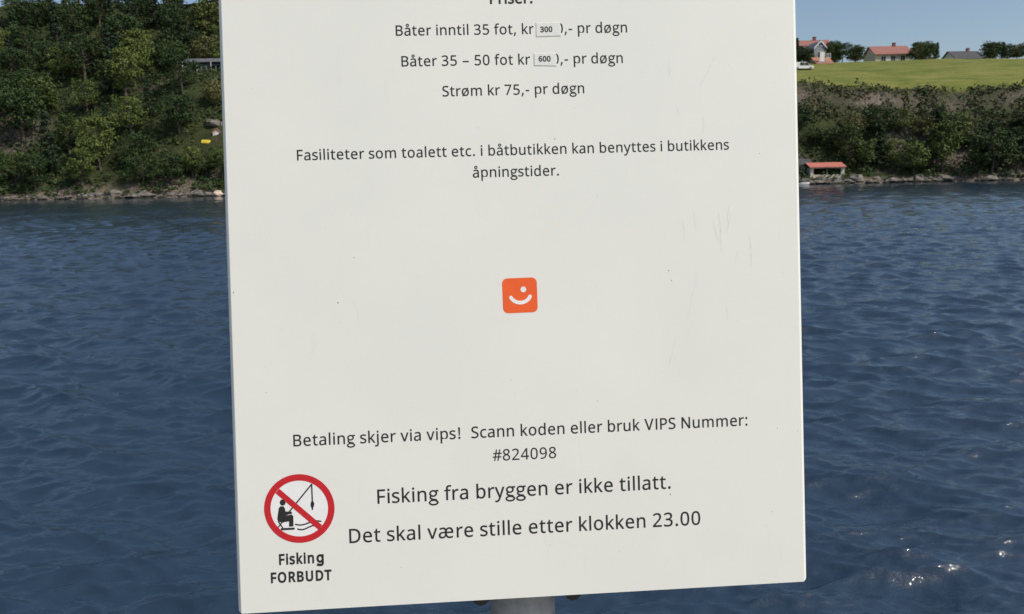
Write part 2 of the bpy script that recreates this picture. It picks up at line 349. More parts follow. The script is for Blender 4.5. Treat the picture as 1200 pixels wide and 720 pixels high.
# ---- lettering: outlines of the glyphs (closed polylines, 817 units per em)
GLYPHS = {
 '!': ["131 161 85 161 65 573 151 573", "58 43 61 69 72 85 88 94 107 97 126 94 142 85 153 69 157 43 153 18 142 2 126 -8 107 -11 88 -8 72 2 61 18"],
 '#': ["385 350 360 221 470 221 470 168 350 168 317 0 260 0 293 168 178 168 147 0 91 0 121 168 20 168 20 221 132 221 157 350 50 350 50 403 167 403 199 573 257 573 225 403 340 403 372 573 427 573 395 403 497 403 497 350", "188 221 303 221 328 350 213 350"],
 ')': ["209 220 208 188 205 156 202 125 196 94 189 63 180 34 170 5 158 -24 144 -51 128 -77 110 -103 91 -127 25 -127 43 -101 59 -75 73 -48 87 -20 98 9 108 38 117 68 124 98 130 128 134 159 136 190 137 221 136 252 134 283 130 315 124 346 117 376 108 406 98 436 87 465 73 493 59 521 42 547 24 573 91 573 110 548 128 522 144 495 158 468 170 439 180 409 189 379 196 348 202 317 205 285 208 252"],
 ',': ["154 84 146 55 136 23 124 -10 111 -42 98 -74 85 -103 33 -103 41 -72 49 -38 56 -3 63 31 68 63 73 93 148 93"],
 '-': ["32 184 32 246 226 246 226 184"],
 '.': ["58 43 61 69 72 85 88 94 107 97 126 94 142 85 153 69 157 43 153 18 142 2 126 -8 107 -11 88 -8 72 2 61 18"],
 '0': ["419 287 419 253 417 221 414 191 409 163 403 137 395 112 386 90 376 70 363 52 349 37 334 23 316 12 297 3 276 -3 253 -7 229 -8 198 -6 170 1 145 12 122 27 103 47 86 70 71 98 60 129 51 163 44 201 41 243 39 287 40 332 44 373 50 411 58 446 69 477 83 504 99 527 119 547 141 562 167 573 196 579 229 581 259 579 287 573 313 562 335 547 355 527 372 504 387 477 399 446 408 411 414 373 418 332", "110 287 111 249 113 215 116 184 121 156 128 132 137 111 147 93 159 78 190 59 229 52 268 59 298 78 310 92 320 110 329 131 336 156 341 184 345 215 347 249 348 287 347 325 345 359 341 390 336 417 329 442 320 463 310 481 298 495 268 515 229 521 190 515 159 495 147 481 137 463 128 442 121 417 116 390 113 359 111 325"],
 '2': ["417 0 38 0 38 59 188 210 209 231 228 251 246 270 261 287 287 320 306 353 318 387 322 424 315 466 294 496 261 514 221 520 181 517 147 506 115 489 83 466 45 513 68 531 94 548 122 561 153 572 186 578 221 581 246 579 270 576 293 570 313 562 347 540 372 510 382 492 388 472 392 451 394 428 393 406 389 385 383 364 375 344 365 324 353 305 340 286 324 267 307 247 288 227 268 207 247 185 128 67 128 64 417 64"],
 '3': ["395 439 392 403 381 372 363 347 340 326 310 311 277 302 277 298 309 293 337 283 360 271 379 255 394 236 405 214 411 190 413 163 412 139 407 116 400 94 390 74 377 56 360 40 341 26 318 14 292 4 263 -3 230 -7 193 -8 171 -8 150 -6 130 -4 110 -1 72 8 36 23 36 89 54 81 74 73 93 67 114 61 135 57 155 54 175 52 194 51 230 53 260 59 285 68 305 81 320 98 331 117 337 139 339 164 335 197 320 223 297 242 265 255 246 260 226 263 203 265 179 265 123 265 123 326 180 326 202 326 223 329 242 333 259 339 286 356 307 377 319 404 323 434 316 471 295 498 262 516 219 521 190 520 164 515 140 508 117 498 96 487 75 473 39 521 55 533 73 544 93 554 115 563 139 571 163 576 190 579 218 581 260 578 296 571 327 558 352 540 371 519 384 495 393 468"],
 '4': ["443 130 359 130 359 0 291 0 291 130 17 130 17 190 286 576 359 576 359 193 443 193", "291 374 291 412 293 444 294 474 295 500 292 500 285 485 276 468 266 451 257 438 86 193 291 193"],
 '5': ["221 351 249 350 275 346 300 340 322 331 343 320 361 307 376 291 389 274 400 254 407 232 412 209 413 183 411 154 407 128 399 103 387 81 373 60 356 43 336 28 314 15 289 5 261 -2 231 -7 199 -8 177 -8 156 -6 136 -4 116 0 80 10 51 23 51 90 82 74 121 62 161 55 200 52 239 55 274 65 302 82 323 106 336 137 341 176 339 202 332 225 321 245 306 262 287 275 262 284 232 290 197 292 173 291 146 288 120 284 99 280 64 302 86 573 373 573 373 508 146 508 132 342 169 348 194 350"],
 '6': ["44 245 45 269 46 294 48 318 51 342 55 366 60 389 67 412 75 433 84 454 95 474 107 492 121 510 137 525 155 539 174 551 196 562 220 570 246 576 275 579 306 581 324 580 344 579 362 577 377 573 377 513 362 517 344 520 326 522 308 523 281 522 257 518 235 512 216 504 183 483 158 454 139 419 127 380 122 359 119 337 116 314 115 291 119 291 133 309 150 326 170 339 194 350 223 356 255 358 279 357 302 353 323 347 342 338 360 327 375 313 389 297 400 279 409 258 416 236 420 211 421 184 420 156 415 129 408 104 399 82 386 61 372 44 355 28 336 15 314 5 291 -2 266 -7 239 -8 199 -4 163 7 130 26 101 54 88 70 77 89 67 110 59 133 52 158 48 185 45 214", "238 51 262 53 284 59 303 70 320 84 334 102 343 125 349 153 351 184 350 210 344 233 336 254 324 271 308 285 289 295 267 301 241 303 205 299 175 287 150 270 131 248 119 223 115 198 117 172 123 146 133 121 146 99 164 79 185 64 210 55"],
 '7': ["109 0 344 508 35 508 35 573 419 573 419 518 187 0"],
 '8': ["229 581 253 580 276 577 298 572 318 565 352 546 378 519 395 485 400 443 396 411 385 383 368 359 346 338 320 319 291 303 325 285 355 265 381 242 401 216 414 185 419 148 417 125 413 104 406 84 395 65 383 49 367 34 350 22 330 11 308 3 284 -3 258 -7 231 -8 201 -7 174 -3 149 2 126 10 106 21 89 33 74 47 61 63 52 81 45 101 41 122 39 146 43 183 56 214 75 241 99 264 128 283 158 299 131 316 107 336 87 358 71 383 61 411 58 444 63 485 80 518 107 545 141 565 161 572 182 577 205 580", "108 145 116 107 138 76 155 64 176 55 200 50 229 48 257 50 281 55 302 64 319 76 342 108 350 148 346 174 335 197 317 217 293 235 264 251 229 265 217 270 184 254 157 237 136 219 121 197 111 173", "228 524 188 518 155 502 134 476 127 441 130 414 141 391 157 373 179 357 204 344 232 330 258 343 282 357 302 373 317 392 327 414 330 441 323 476 302 502 270 518"],
 '9': ["417 328 417 304 415 279 413 255 410 231 406 207 401 183 394 161 387 139 377 118 366 99 354 80 340 63 324 47 306 33 286 21 265 11 241 3 214 -3 185 -7 154 -8 137 -8 117 -6 97 -4 82 0 82 60 97 56 115 53 134 50 152 50 179 51 204 54 226 60 245 68 278 90 303 118 313 135 322 153 329 172 334 192 339 213 342 235 344 258 346 281 341 281 327 263 310 247 290 233 266 223 237 216 204 214 181 215 158 219 138 226 118 235 101 246 85 260 72 275 61 294 52 314 45 336 41 361 40 387 42 416 46 443 53 468 63 491 76 511 90 529 107 544 127 557 148 568 171 575 196 579 223 581 262 577 299 565 332 545 361 518 373 501 384 483 394 462 402 439 409 415 413 388 416 359", "223 521 199 519 178 513 159 503 142 488 128 470 118 447 112 420 110 388 112 362 117 339 125 318 137 301 152 287 171 277 193 271 220 269 256 273 286 285 311 303 330 325 342 349 346 374 344 400 338 426 328 451 315 474 298 493 277 508 252 518"],
 ':': ["58 43 61 69 72 85 88 94 107 97 126 94 142 85 153 69 157 43 153 18 142 2 126 -8 107 -11 88 -8 72 2 61 18", "58 387 61 412 72 429 88 438 107 441 126 438 142 429 153 412 157 387 153 362 142 345 126 335 107 332 88 335 72 345 61 362"],
 'B': ["241 573 292 571 336 565 373 555 404 541 428 522 445 497 455 467 459 431 456 399 446 371 431 347 409 328 382 313 350 304 350 300 384 292 415 279 441 261 461 236 474 203 478 163 476 138 472 115 464 93 454 74 441 57 425 42 406 29 385 19 362 11 337 5 309 1 279 0 78 0 78 573", "256 329 290 330 318 335 340 342 357 352 377 382 384 423 376 463 351 490 332 499 308 506 279 510 245 511 150 511 150 329", "150 269 150 61 265 61 301 63 330 68 354 78 371 91 384 107 394 125 399 145 401 168 398 197 388 221 370 241 344 256 327 262 307 266 285 268 260 269"],
 'D': ["536 292 534 246 528 203 516 165 501 131 481 100 457 74 430 51 399 33 364 18 325 8 283 2 237 0 78 0 78 573 254 573 296 571 335 565 371 555 404 540 434 523 460 501 483 475 502 446 517 413 528 377 534 336", "460 289 459 326 454 359 446 388 435 415 421 437 404 457 384 474 361 487 336 498 308 505 277 509 244 511 150 511 150 62 228 62 282 65 329 76 369 94 402 119 428 151 446 190 457 236"],
 'F': ["150 0 78 0 78 573 398 573 398 509 150 509 150 306 383 306 383 243 150 243"],
 'N': ["532 0 447 0 141 476 138 476 139 455 141 432 143 378 144 349 144 320 144 0 78 0 78 573 161 573 467 99 470 99 468 137 466 193 465 223 464 249 464 573 532 573"],
 'O': ["577 287 576 255 573 224 568 194 561 166 551 140 540 116 526 94 510 73 493 54 473 38 451 24 428 13 402 4 375 -3 345 -7 314 -8 281 -7 251 -3 222 4 196 13 173 25 151 39 131 55 114 73 98 94 85 116 74 141 65 167 58 195 53 224 50 255 49 288 51 331 56 370 65 408 78 442 94 473 114 500 138 524 166 545 197 561 232 572 271 579 314 581 356 579 393 572 428 561 459 545 486 525 510 501 530 473 547 442 560 408 570 370 576 330", "125 287 126 252 130 220 136 190 145 163 157 138 171 117 188 98 207 83 230 70 255 62 283 56 314 55 345 56 373 62 398 70 420 83 439 98 456 117 470 138 481 163 490 190 496 220 500 252 501 287 498 338 490 384 476 423 456 457 431 484 398 503 360 514 314 518 283 516 255 511 230 502 207 490 188 475 171 457 157 435 145 411 136 384 130 354 126 322"],
 'P': ["229 573 282 570 326 562 363 548 393 528 415 504 431 475 441 442 444 404 441 370 433 336 417 306 395 278 380 266 364 255 345 246 324 238 301 231 275 227 247 224 216 223 150 223 150 0 78 0 78 573", "223 511 150 511 150 285 208 285 234 285 258 288 279 291 298 296 330 311 352 334 365 363 370 401 367 427 361 449 350 468 334 484 314 495 289 504 258 509"],
 'R': ["236 573 270 571 301 568 329 562 353 555 375 544 393 532 409 517 422 500 432 481 439 460 443 436 444 410 440 368 427 334 408 306 385 285 358 269 330 257 487 0 403 0 264 237 150 237 150 0 78 0 78 573", "232 510 150 510 150 298 236 298 268 299 296 304 319 313 338 325 352 341 362 359 368 381 370 407 366 440 355 467 336 486 310 500 275 507"],
 'S': ["403 153 401 128 396 106 389 85 378 66 364 49 348 35 328 22 307 11 283 3 257 -3 228 -7 198 -8 167 -7 137 -5 109 -1 83 4 61 11 41 19 41 88 73 76 113 65 134 60 156 57 179 55 201 55 240 57 273 66 298 79 316 98 327 120 330 147 327 173 318 194 302 213 277 230 261 238 242 247 220 255 196 265 161 279 131 294 106 311 85 330 69 351 57 375 50 403 48 435 50 457 54 477 61 496 71 513 84 528 99 542 116 553 136 563 157 571 180 576 205 579 231 581 254 580 276 578 297 576 318 572 355 562 389 549 366 487 336 499 302 508 266 515 229 517 196 515 169 507 148 494 133 478 124 457 121 434 124 407 133 386 149 367 172 351 187 343 204 335 224 327 246 318 270 309 293 299 313 289 332 279 362 255 385 228 398 194"],
 'T': ["259 0 187 0 187 509 8 509 8 573 437 573 437 509 259 509"],
 'U': ["513 202 512 173 507 146 500 120 489 95 476 72 459 52 439 35 416 20 389 8 360 -1 327 -6 290 -8 240 -4 196 7 159 25 128 50 104 82 86 118 76 158 72 204 72 573 144 573 144 201 147 168 154 139 165 114 182 93 203 76 228 64 259 57 294 55 319 56 342 59 361 65 379 73 407 96 427 126 438 161 442 202 442 573 513 573"],
 'V': ["481 573 277 0 204 0 0 573 75 573 204 205 213 182 220 160 231 119 236 100 241 80 245 100 250 119 255 140 262 161 277 207 405 573"],
 'a': ["231 437 268 435 299 428 326 418 347 403 364 383 376 358 383 328 385 293 385 0 334 0 320 61 317 61 298 40 279 22 258 9 234 -1 206 -6 172 -8 136 -5 103 6 75 23 55 48 41 80 37 119 40 150 50 176 65 199 87 219 116 234 152 245 194 253 243 257 316 259 316 285 310 330 293 359 265 375 227 380 194 378 163 370 133 359 106 347 84 400 115 414 151 426 170 431 190 434 210 436", "252 208 215 205 184 200 159 192 141 182 118 155 110 119 115 87 132 66 157 53 188 49 215 51 238 56 260 66 279 79 295 96 306 117 313 142 315 172 315 210"],
 'b': ["139 461 138 435 138 410 136 389 135 373 139 373 161 398 189 419 206 427 226 432 248 436 272 437 310 434 344 423 374 406 401 381 422 350 437 312 446 267 449 215 448 180 444 147 437 118 427 91 415 68 400 48 384 31 365 17 344 6 322 -2 298 -6 272 -8 248 -7 226 -3 206 2 189 10 161 31 139 55 133 55 119 0 68 0 68 609 139 609", "260 379 219 374 188 361 165 339 150 308 145 289 142 268 139 244 139 217 139 214 140 177 145 144 153 116 165 93 181 74 202 61 229 53 261 51 288 53 312 61 332 74 348 93 360 117 369 145 374 178 376 216 374 254 369 287 360 315 348 338 331 356 311 368 288 376"],
 'c': ["241 -8 213 -7 187 -2 162 5 139 15 118 28 99 45 83 65 69 87 58 114 50 143 46 176 44 213 46 250 51 284 59 315 71 342 85 365 102 385 121 401 142 415 166 425 191 432 217 436 245 438 278 436 309 431 336 424 358 415 337 356 316 363 292 370 267 374 244 376 204 371 172 358 148 335 131 303 125 284 120 263 118 239 117 213 118 189 120 166 125 145 131 126 148 94 172 71 202 58 240 53 273 55 302 60 328 68 351 78 351 15 328 5 304 -2 275 -7"],
 'd': ["221 -8 182 -5 148 6 118 23 92 48 71 79 56 117 47 162 44 214 47 266 56 311 71 350 93 381 119 406 149 424 183 434 221 438 253 436 280 429 303 420 323 407 340 391 354 374 359 374 356 405 355 424 354 438 354 609 425 609 425 0 368 0 358 58 354 58 340 40 323 24 303 11 279 1 252 -6", "232 51 263 53 290 60 311 71 328 88 340 109 348 135 354 165 355 200 355 213 354 251 349 284 340 313 329 336 313 355 291 369 264 377 231 379 204 376 181 368 162 354 146 334 133 309 124 281 119 249 117 213 119 176 124 144 133 116 146 93 162 74 181 61 205 53"],
 'e': ["234 438 261 436 286 432 308 424 329 414 348 401 364 385 378 367 390 346 399 323 406 299 410 272 411 244 411 201 117 201 120 167 127 137 139 111 154 90 174 74 197 62 224 55 254 52 293 54 327 60 359 69 392 82 392 20 359 8 327 -1 292 -6 251 -8 221 -6 194 -2 167 6 143 17 121 31 101 48 85 68 70 91 59 117 51 146 46 177 44 212 46 246 50 277 57 306 68 333 81 357 96 378 114 395 134 411 157 423 181 431 207 436", "233 380 209 378 188 372 170 362 154 348 140 330 130 309 123 285 119 257 338 257 335 292 326 322 312 346 292 364 266 376"],
 'f': ["266 375 158 375 158 0 87 0 87 375 12 375 12 408 87 432 87 457 88 483 92 507 97 528 104 547 124 577 152 597 186 609 227 613 252 612 274 609 294 604 310 599 292 544 278 548 262 552 245 555 228 556 197 550 175 532 162 502 158 458 158 430 266 430"],
 'ɡ': ["221 438 261 434 297 422 329 402 355 373 359 373 369 430 425 430 425 -7 424 -36 420 -63 413 -88 404 -109 392 -129 378 -146 361 -160 341 -172 318 -181 293 -187 264 -191 233 -192 210 -192 188 -191 167 -189 147 -186 110 -177 78 -165 78 -100 111 -114 149 -125 170 -129 191 -132 214 -133 237 -134 263 -132 286 -126 306 -116 324 -101 337 -84 347 -63 353 -39 355 -13 355 4 356 32 358 57 354 57 329 28 299 8 263 -4 221 -8 182 -4 147 7 117 25 91 51 70 83 56 121 47 164 44 214 47 263 56 306 70 344 91 377 117 404 147 423 181 434", "230 379 197 374 169 359 147 336 130 303 125 284 120 262 118 239 117 213 119 176 124 143 134 115 146 92 163 73 182 60 205 52 232 50 262 52 288 58 309 69 326 85 340 105 349 131 354 161 356 197 356 214 355 242 353 267 349 289 343 309 326 340 302 362 270 374"],
 'i': ["139 430 139 0 68 0 68 430", "104 591 119 588 133 580 142 566 145 546 142 526 133 512 119 504 104 501 88 504 75 512 66 526 63 546 66 566 75 580 88 588"],
 'j': ["18 -192 -1 -192 -18 -190 -32 -187 -44 -183 -44 -126 -19 -132 -6 -133 9 -134 32 -130 51 -120 64 -100 68 -67 68 430 139 430 139 -64 136 -101 126 -133 110 -159 87 -177 56 -189", "63 546 66 566 75 580 88 588 104 591 119 588 133 580 142 566 145 546 142 526 133 512 119 504 104 501 88 504 75 512 66 526"],
 'k': ["138 291 138 276 137 257 135 221 138 221 152 240 172 264 189 285 326 430 409 430 235 246 421 0 336 0 187 200 138 158 138 0 68 0 68 609 138 609"],
 'l': ["139 0 68 0 68 609 139 609"],
 'm': ["540 438 574 436 603 429 628 417 649 401 665 379 676 352 683 319 685 280 685 0 615 0 615 277 610 321 594 353 567 372 528 379 499 376 474 369 454 358 438 342 426 322 418 298 413 270 411 237 411 0 342 0 342 277 339 308 332 333 320 353 303 367 281 376 253 379 215 374 185 360 164 338 150 308 145 290 141 269 139 247 139 223 139 0 68 0 68 430 125 430 136 371 140 371 155 392 173 409 194 422 217 431 241 436 266 438 290 437 312 433 332 428 349 420 378 398 398 366 402 366 414 383 427 398 443 410 461 420 480 428 499 433 519 437"],
 'n': ["275 438 311 436 343 429 369 417 391 401 409 379 421 352 428 319 431 280 431 0 361 0 361 275 359 299 355 321 348 338 338 353 308 372 265 379 232 376 204 368 182 356 166 338 154 316 146 289 140 258 139 223 139 0 68 0 68 430 125 430 136 371 140 371 156 392 175 409 198 422 222 431 248 436"],
 'o': ["442 216 441 190 438 165 434 142 428 121 420 101 411 82 400 66 388 51 359 25 324 7 305 0 285 -4 264 -7 241 -8 200 -4 163 7 129 25 100 51 88 66 77 82 67 101 59 121 52 142 48 165 45 190 44 216 46 250 50 282 58 310 68 336 81 360 97 380 116 397 137 412 161 423 186 431 214 436 244 438 272 436 299 431 324 423 347 412 368 397 387 380 403 360 417 336 428 310 436 282 440 250", "117 216 118 191 120 169 125 147 130 128 147 95 172 71 203 56 243 51 282 56 314 71 339 95 356 128 361 147 366 169 368 191 369 216 368 240 365 263 361 284 355 303 338 335 314 359 282 374 242 379 212 376 185 368 164 354 147 335 134 311 124 284 119 252"],
 'p': ["273 438 310 434 344 424 374 407 401 383 422 351 437 313 446 268 449 216 448 181 444 148 437 119 427 93 415 69 401 49 384 31 365 17 345 6 322 -2 298 -6 272 -8 241 -6 213 1 190 11 170 24 153 38 139 55 134 55 137 20 138 1 139 -16 139 -192 68 -192 68 430 126 430 136 371 139 371 153 389 170 405 189 419 213 429 240 436", "260 379 221 374 190 362 167 342 152 313 146 295 142 275 140 254 139 229 139 216 139 190 142 167 145 145 150 126 165 93 188 70 220 55 261 51 297 56 326 72 348 98 364 131 369 150 373 171 375 193 376 217 374 252 369 283 360 310 348 334 331 354 311 367 288 376"],
 'r': ["269 438 295 437 308 435 319 433 310 368 287 372 275 373 264 374 240 371 217 363 195 351 176 334 161 313 149 289 141 261 139 229 139 0 68 0 68 430 126 430 134 351 137 351 152 374 170 395 191 413 214 426 240 435"],
 's': ["348 119 343 80 327 49 302 24 268 6 248 0 226 -4 202 -7 176 -8 135 -6 99 -1 68 8 42 19 42 83 70 71 104 60 141 52 178 49 224 53 256 66 274 86 280 112 278 128 271 141 259 154 239 167 212 180 174 196 135 212 103 228 76 245 57 266 45 292 41 324 44 350 52 372 66 392 85 408 109 421 137 430 168 436 202 438 240 436 275 430 308 421 339 409 315 353 287 363 258 372 228 378 197 380 159 377 131 366 114 350 108 328 111 312 119 298 133 286 154 274 182 261 219 246 257 231 289 215 314 197 333 176 344 150"],
 't': ["212 50 228 50 245 53 260 55 272 59 272 5 258 0 240 -4 219 -7 200 -8 167 -5 138 4 112 20 91 44 84 60 78 79 75 100 74 125 74 375 13 375 13 409 75 437 103 528 144 528 144 430 269 430 269 375 144 375 144 127 149 93 163 69 185 54"],
 'u': ["427 430 427 0 370 0 359 57 356 57 340 36 321 20 298 8 273 -1 247 -6 220 -8 195 -7 173 -4 152 1 134 8 103 29 81 59 73 78 68 99 64 122 63 148 63 430 135 430 135 153 136 129 141 108 148 91 158 76 188 57 230 51 273 55 306 69 330 91 345 121 350 140 354 160 356 182 357 206 357 430"],
 'v': ["163 0 0 430 75 430 167 176 180 137 187 116 193 96 198 78 201 63 204 63 208 78 214 96 220 117 227 138 241 176 332 430 407 430 244 0"],
 'y': ["1 430 76 430 169 185 184 144 191 124 196 105 201 86 205 68 209 68 215 91 224 121 234 153 245 186 333 430 409 430 224 -59 207 -97 188 -130 165 -156 138 -176 106 -188 67 -192 49 -192 34 -190 9 -186 9 -130 30 -133 43 -134 56 -135 79 -132 99 -126 116 -114 130 -99 142 -80 152 -59 174 -2"],
 'å': ["231 437 268 435 299 428 326 418 347 403 364 383 376 358 383 328 385 293 385 0 334 0 320 61 317 61 298 40 279 22 258 9 234 -1 206 -6 172 -8 136 -5 103 6 75 23 55 48 41 80 37 119 40 150 50 176 65 199 87 219 116 234 152 245 194 253 243 257 316 259 316 285 310 330 293 359 265 375 227 380 194 378 163 370 133 359 106 347 84 400 115 414 151 426 170 431 190 434 210 436", "252 208 215 205 184 200 159 192 141 182 118 155 110 119 115 87 132 66 157 53 188 49 215 51 238 56 260 66 279 79 295 96 306 117 313 142 315 172 315 210", "225 486 189 492 161 508 143 535 137 571 143 607 161 633 189 650 225 655 259 650 288 633 307 607 314 572 307 535 288 508 260 492", "225 526 243 529 257 538 266 552 269 571 266 590 257 604 242 613 225 616 207 613 192 604 183 590 180 571 183 552 191 538 205 529"],
 'æ': ["484 438 509 436 532 432 554 424 573 414 591 401 607 385 620 367 632 346 640 324 647 300 651 273 652 245 652 202 377 202 380 166 386 135 396 109 410 89 428 73 449 61 473 54 501 52 539 54 572 60 602 69 633 82 633 20 601 8 570 -1 537 -6 499 -8 463 -6 431 2 402 15 377 32 355 55 336 83 317 57 296 35 272 17 244 3 212 -5 173 -8 137 -5 104 6 76 23 55 48 41 80 37 119 42 159 58 192 85 219 123 239 146 246 172 251 201 255 233 257 305 259 305 286 299 331 280 359 252 375 215 380 183 378 152 370 122 360 95 347 73 400 104 415 141 427 161 431 181 434 201 436 221 437 244 436 266 433 285 428 303 421 331 399 352 368 376 397 407 419 443 433", "243 208 208 205 179 200 156 192 139 182 117 155 110 119 115 87 130 66 154 53 184 49 216 52 245 62 269 79 287 103 299 134 303 172 303 210", "483 380 441 372 409 348 397 331 388 310 382 285 379 257 577 257 575 292 567 322 555 347 536 365 513 376"],
 'ø': ["442 216 440 181 436 150 428 121 417 94 404 71 388 50 369 33 348 18 325 7 299 -2 271 -6 241 -8 213 -6 186 -1 161 7 138 18 106 -26 59 5 95 55 73 86 57 124 52 145 47 167 45 191 44 216 47 266 58 310 74 348 98 380 127 405 161 423 200 434 244 438 273 436 300 430 325 421 349 409 380 454 427 423 391 373 412 342 428 305 434 285 438 263 441 240", "117 216 118 186 121 159 127 135 136 113 313 358 298 367 281 373 262 377 242 379 212 376 185 368 164 354 147 335 134 311 124 284 119 252", "369 216 368 244 364 270 358 294 350 314 174 69 189 61 205 55 224 52 243 51 282 56 314 71 339 95 356 128 361 147 366 169 368 191"],
 '–': ["32 184 32 246 369 246 369 184"],
}

def ell(cx, cy, rx_, ry_, n=26, rev=False, a0=0):
    p = [(cx + rx_ * math.cos(2*math.pi*i/n + a0), cy + ry_ * math.sin(2*math.pi*i/n + a0)) for i in range(n)]
    return p[::-1] if rev else p
def stroke(pts, w):
    """polyline to a ribbon outline (clockwise)"""
    L = []; R = []
    for i, p in enumerate(pts):
        a_ = Vector(pts[max(i-1, 0)]); b_ = Vector(pts[min(i+1, len(pts)-1)])
        d = (b_ - a_).normalized(); nrm = Vector((-d.y, d.x)) * w / 2; p = Vector(p)
        L.append(tuple(p + nrm)); R.append(tuple(p - nrm))
    return L + R[::-1]
GL = {}
for ch, sps in GLYPHS.items():
    out = []
    for s in sps:
        v = list(map(int, s.split())); out.append(list(zip(v[0::2], v[1::2])))
    GL[ch] = [out]
GL['I'] = [[[(92, 0), (92, 573), (166, 573), (166, 0)]]]
# two-storey g : bowl, loop, link and ear are separate layers that overlap
loop_c = [(150 + 0, 0)]
GL['g'] = [
    [ell(218, 303, 165, 138, 30, True), ell(218, 303, 104, 84, 26)],
    [stroke([(330, 405), (375, 410), (440, 410)], 54)],
    [stroke([(128, 212), (98, 172), (92, 135), (112, 98), (165, 74)], 56)],
    [ell(230, -72, 205, 118, 34, True), ell(226, -70, 144, 68, 30)],
    [stroke([(140, 84), (200, 56), (290, 44), (360, 30)], 56)],
]
GL['ɡ'] = [
    [ell(285, 222, 214, 220, 34, True), ell(290, 222, 130, 146, 28)],
    [stroke([(462, 438), (462, 160), (462, -20), (448, -92), (400, -134), (310, -142), (190, -134), (95, -112)], 84)],
]
NOTO = dict(zip('abcdefgijklmnoprstuvy', (561,615,480,615,564,344,560,258,258,534,258,932,618,605,615,413,479,361,618,508,510)))
NOTO.update({'ɡ':600,'å':561,'æ':887,'ø':605,'B':650,'D':729,'E':556,'F':519,'I':315,'N':760,'O':781,'P':605,'R':622,'S':549,'T':556,'U':731,'V':600,'.':268,',':268,':':268,'!':269,'#':646,'-':322,')':300,'–':500})
ADV = dict(zip('abcdefgijklmnoprstuvy', (981,1076,866,1076,1019,625,964,470,490,931,470,1636,1076,1080,1076,714,801,686,1076,925,927)))
ADV.update({'ɡ':1050,'å':981,'æ':1582,'ø':1080,'B':1114,'D':1260,'E':1000,'F':941,'I':516,'N':1322,'O':1356,'P':1058,'R':1112,'S':941,'T':998,'U':1314,'V':1162,'.':517,',':511,':':548,'!':667,'#':1020,'-':627,')':621,'–':1024,' ':463})
for c_ in '0123456789': NOTO[c_] = 572; ADV[c_] = 1038
S_G = 0.87 / 817

def offset_poly(p, d):
    if d == 0: return p
    out = []; n = len(p)
    for i in range(n):
        a_ = Vector(p[i-1]); b_ = Vector(p[i]); c_ = Vector(p[(i+1) % n])
        d1 = (b_ - a_); d2 = (c_ - b_)
        if d1.length < 1e-9 or d2.length < 1e-9: out.append(tuple(b_)); continue
        d1.normalize(); d2.normalize()
        n1 = Vector((-d1.y, d1.x)); n2 = Vector((-d2.y, d2.x)); m = n1 + n2
        if m.length < 0.3: out.append(tuple(b_)); continue
        m.normalize(); k = min(1 / max(m.dot(n1), 0.35), 1.6)
        out.append(tuple(b_ + m * d * k))
    return out

def area(p): return 0.5 * sum(p[i-1][0]*p[i][1] - p[i][0]*p[i-1][1] for i in range(len(p)))

def layout(s, bold, gx=0.965):
    """list of (layer, splines) in em units; returns the ink extent too"""
    x = 0; items = []
    for ch in s:
        if ch != ' ':
            xo = x + (ADV[ch] / 2048 - NOTO[ch] / 1000 * 0.87) / 2
            for li, layer in enumerate(GL[ch]):
                big = max(layer, key=lambda q: abs(area(q)))
                sg = 1 if area(big) < 0 else -1           # outer clockwise: left normal points out
                cx_ = x + ADV[ch] / 4096
                pl = [[(cx_ + (xo + px_ * S_G - cx_) * gx, py_ * S_G) for px_, py_ in offset_poly(q, sg * bold)] for q in layer]
                items.append((li, pl))
        x += ADV[ch] / 2048
    lo = min(p[0] for _, pl in items for q in pl for p in q); hi = max(p[0] for _, pl in items for q in pl for p in q)
    return items, lo, hi

def flat_mesh(name, layers, mat, z0, th, parent, label=None):
    """layers: list of lists of closed polylines on the sign's face; each layer is filled with its holes"""
    bv = []; bf = []
    for li, splines in layers:
        cu = bpy.data.curves.new('outline', 'CURVE'); cu.dimensions = '2D'; cu.fill_mode = 'FRONT'
        for q in splines:
            sp_ = cu.splines.new('POLY'); sp_.points.add(len(q) - 1)
            for i, p in enumerate(q): sp_.points[i].co = (p[0] * 1000, p[1] * 1000, 0, 1)
            sp_.use_cyclic_u = True
        o = bpy.data.objects.new('outline', cu)
        m = o.to_mesh()
        b0 = len(bv); z = z0 + li * 0.00001
        bv += [(v.co.x / 1000, v.co.y / 1000, z) for v in m.vertices]
        for p in m.polygons:
            ids = [b0 + i for i in p.vertices]
            a_, b_, c_ = (Vector(bv[i]) for i in ids[:3])
            if (b_ - a_).cross(c_ - a_).z < 0: ids.reverse()
            bf.append(ids)
        o.to_mesh_clear(); bpy.data.objects.remove(o); bpy.data.curves.remove(cu)
    return mesh_obj(name, bv, bf, mat, parent, label=label)

def text_line(s, p0, p1, bold=7, z=0.00012, label=None, name='text_line', em_h=1.0, gx=0.965):
    (x0, y0), (x1, y1) = on_sign(*p0), on_sign(*p1)
    items, lo, hi = layout(s, bold, gx)
    L = math.hypot(x1 - x0, y1 - y0); em = L / (hi - lo); eh = em * em_h
    ca_, sa = (x1 - x0) / L, (y1 - y0) / L
    layers = []
    byl = {}
    for li, pl in items:
        byl.setdefault(li, []).append([[(x0 + (px_ - lo) * em * ca_ - py_ * eh * sa, y0 + (px_ - lo) * em * sa + py_ * eh * ca_) for px_, py_ in q] for q in pl])
    for li, groups in byl.items():
        for gset in groups: layers.append((li, gset))
    return flat_mesh(name, layers, M_INK, z, 0, sign, label)

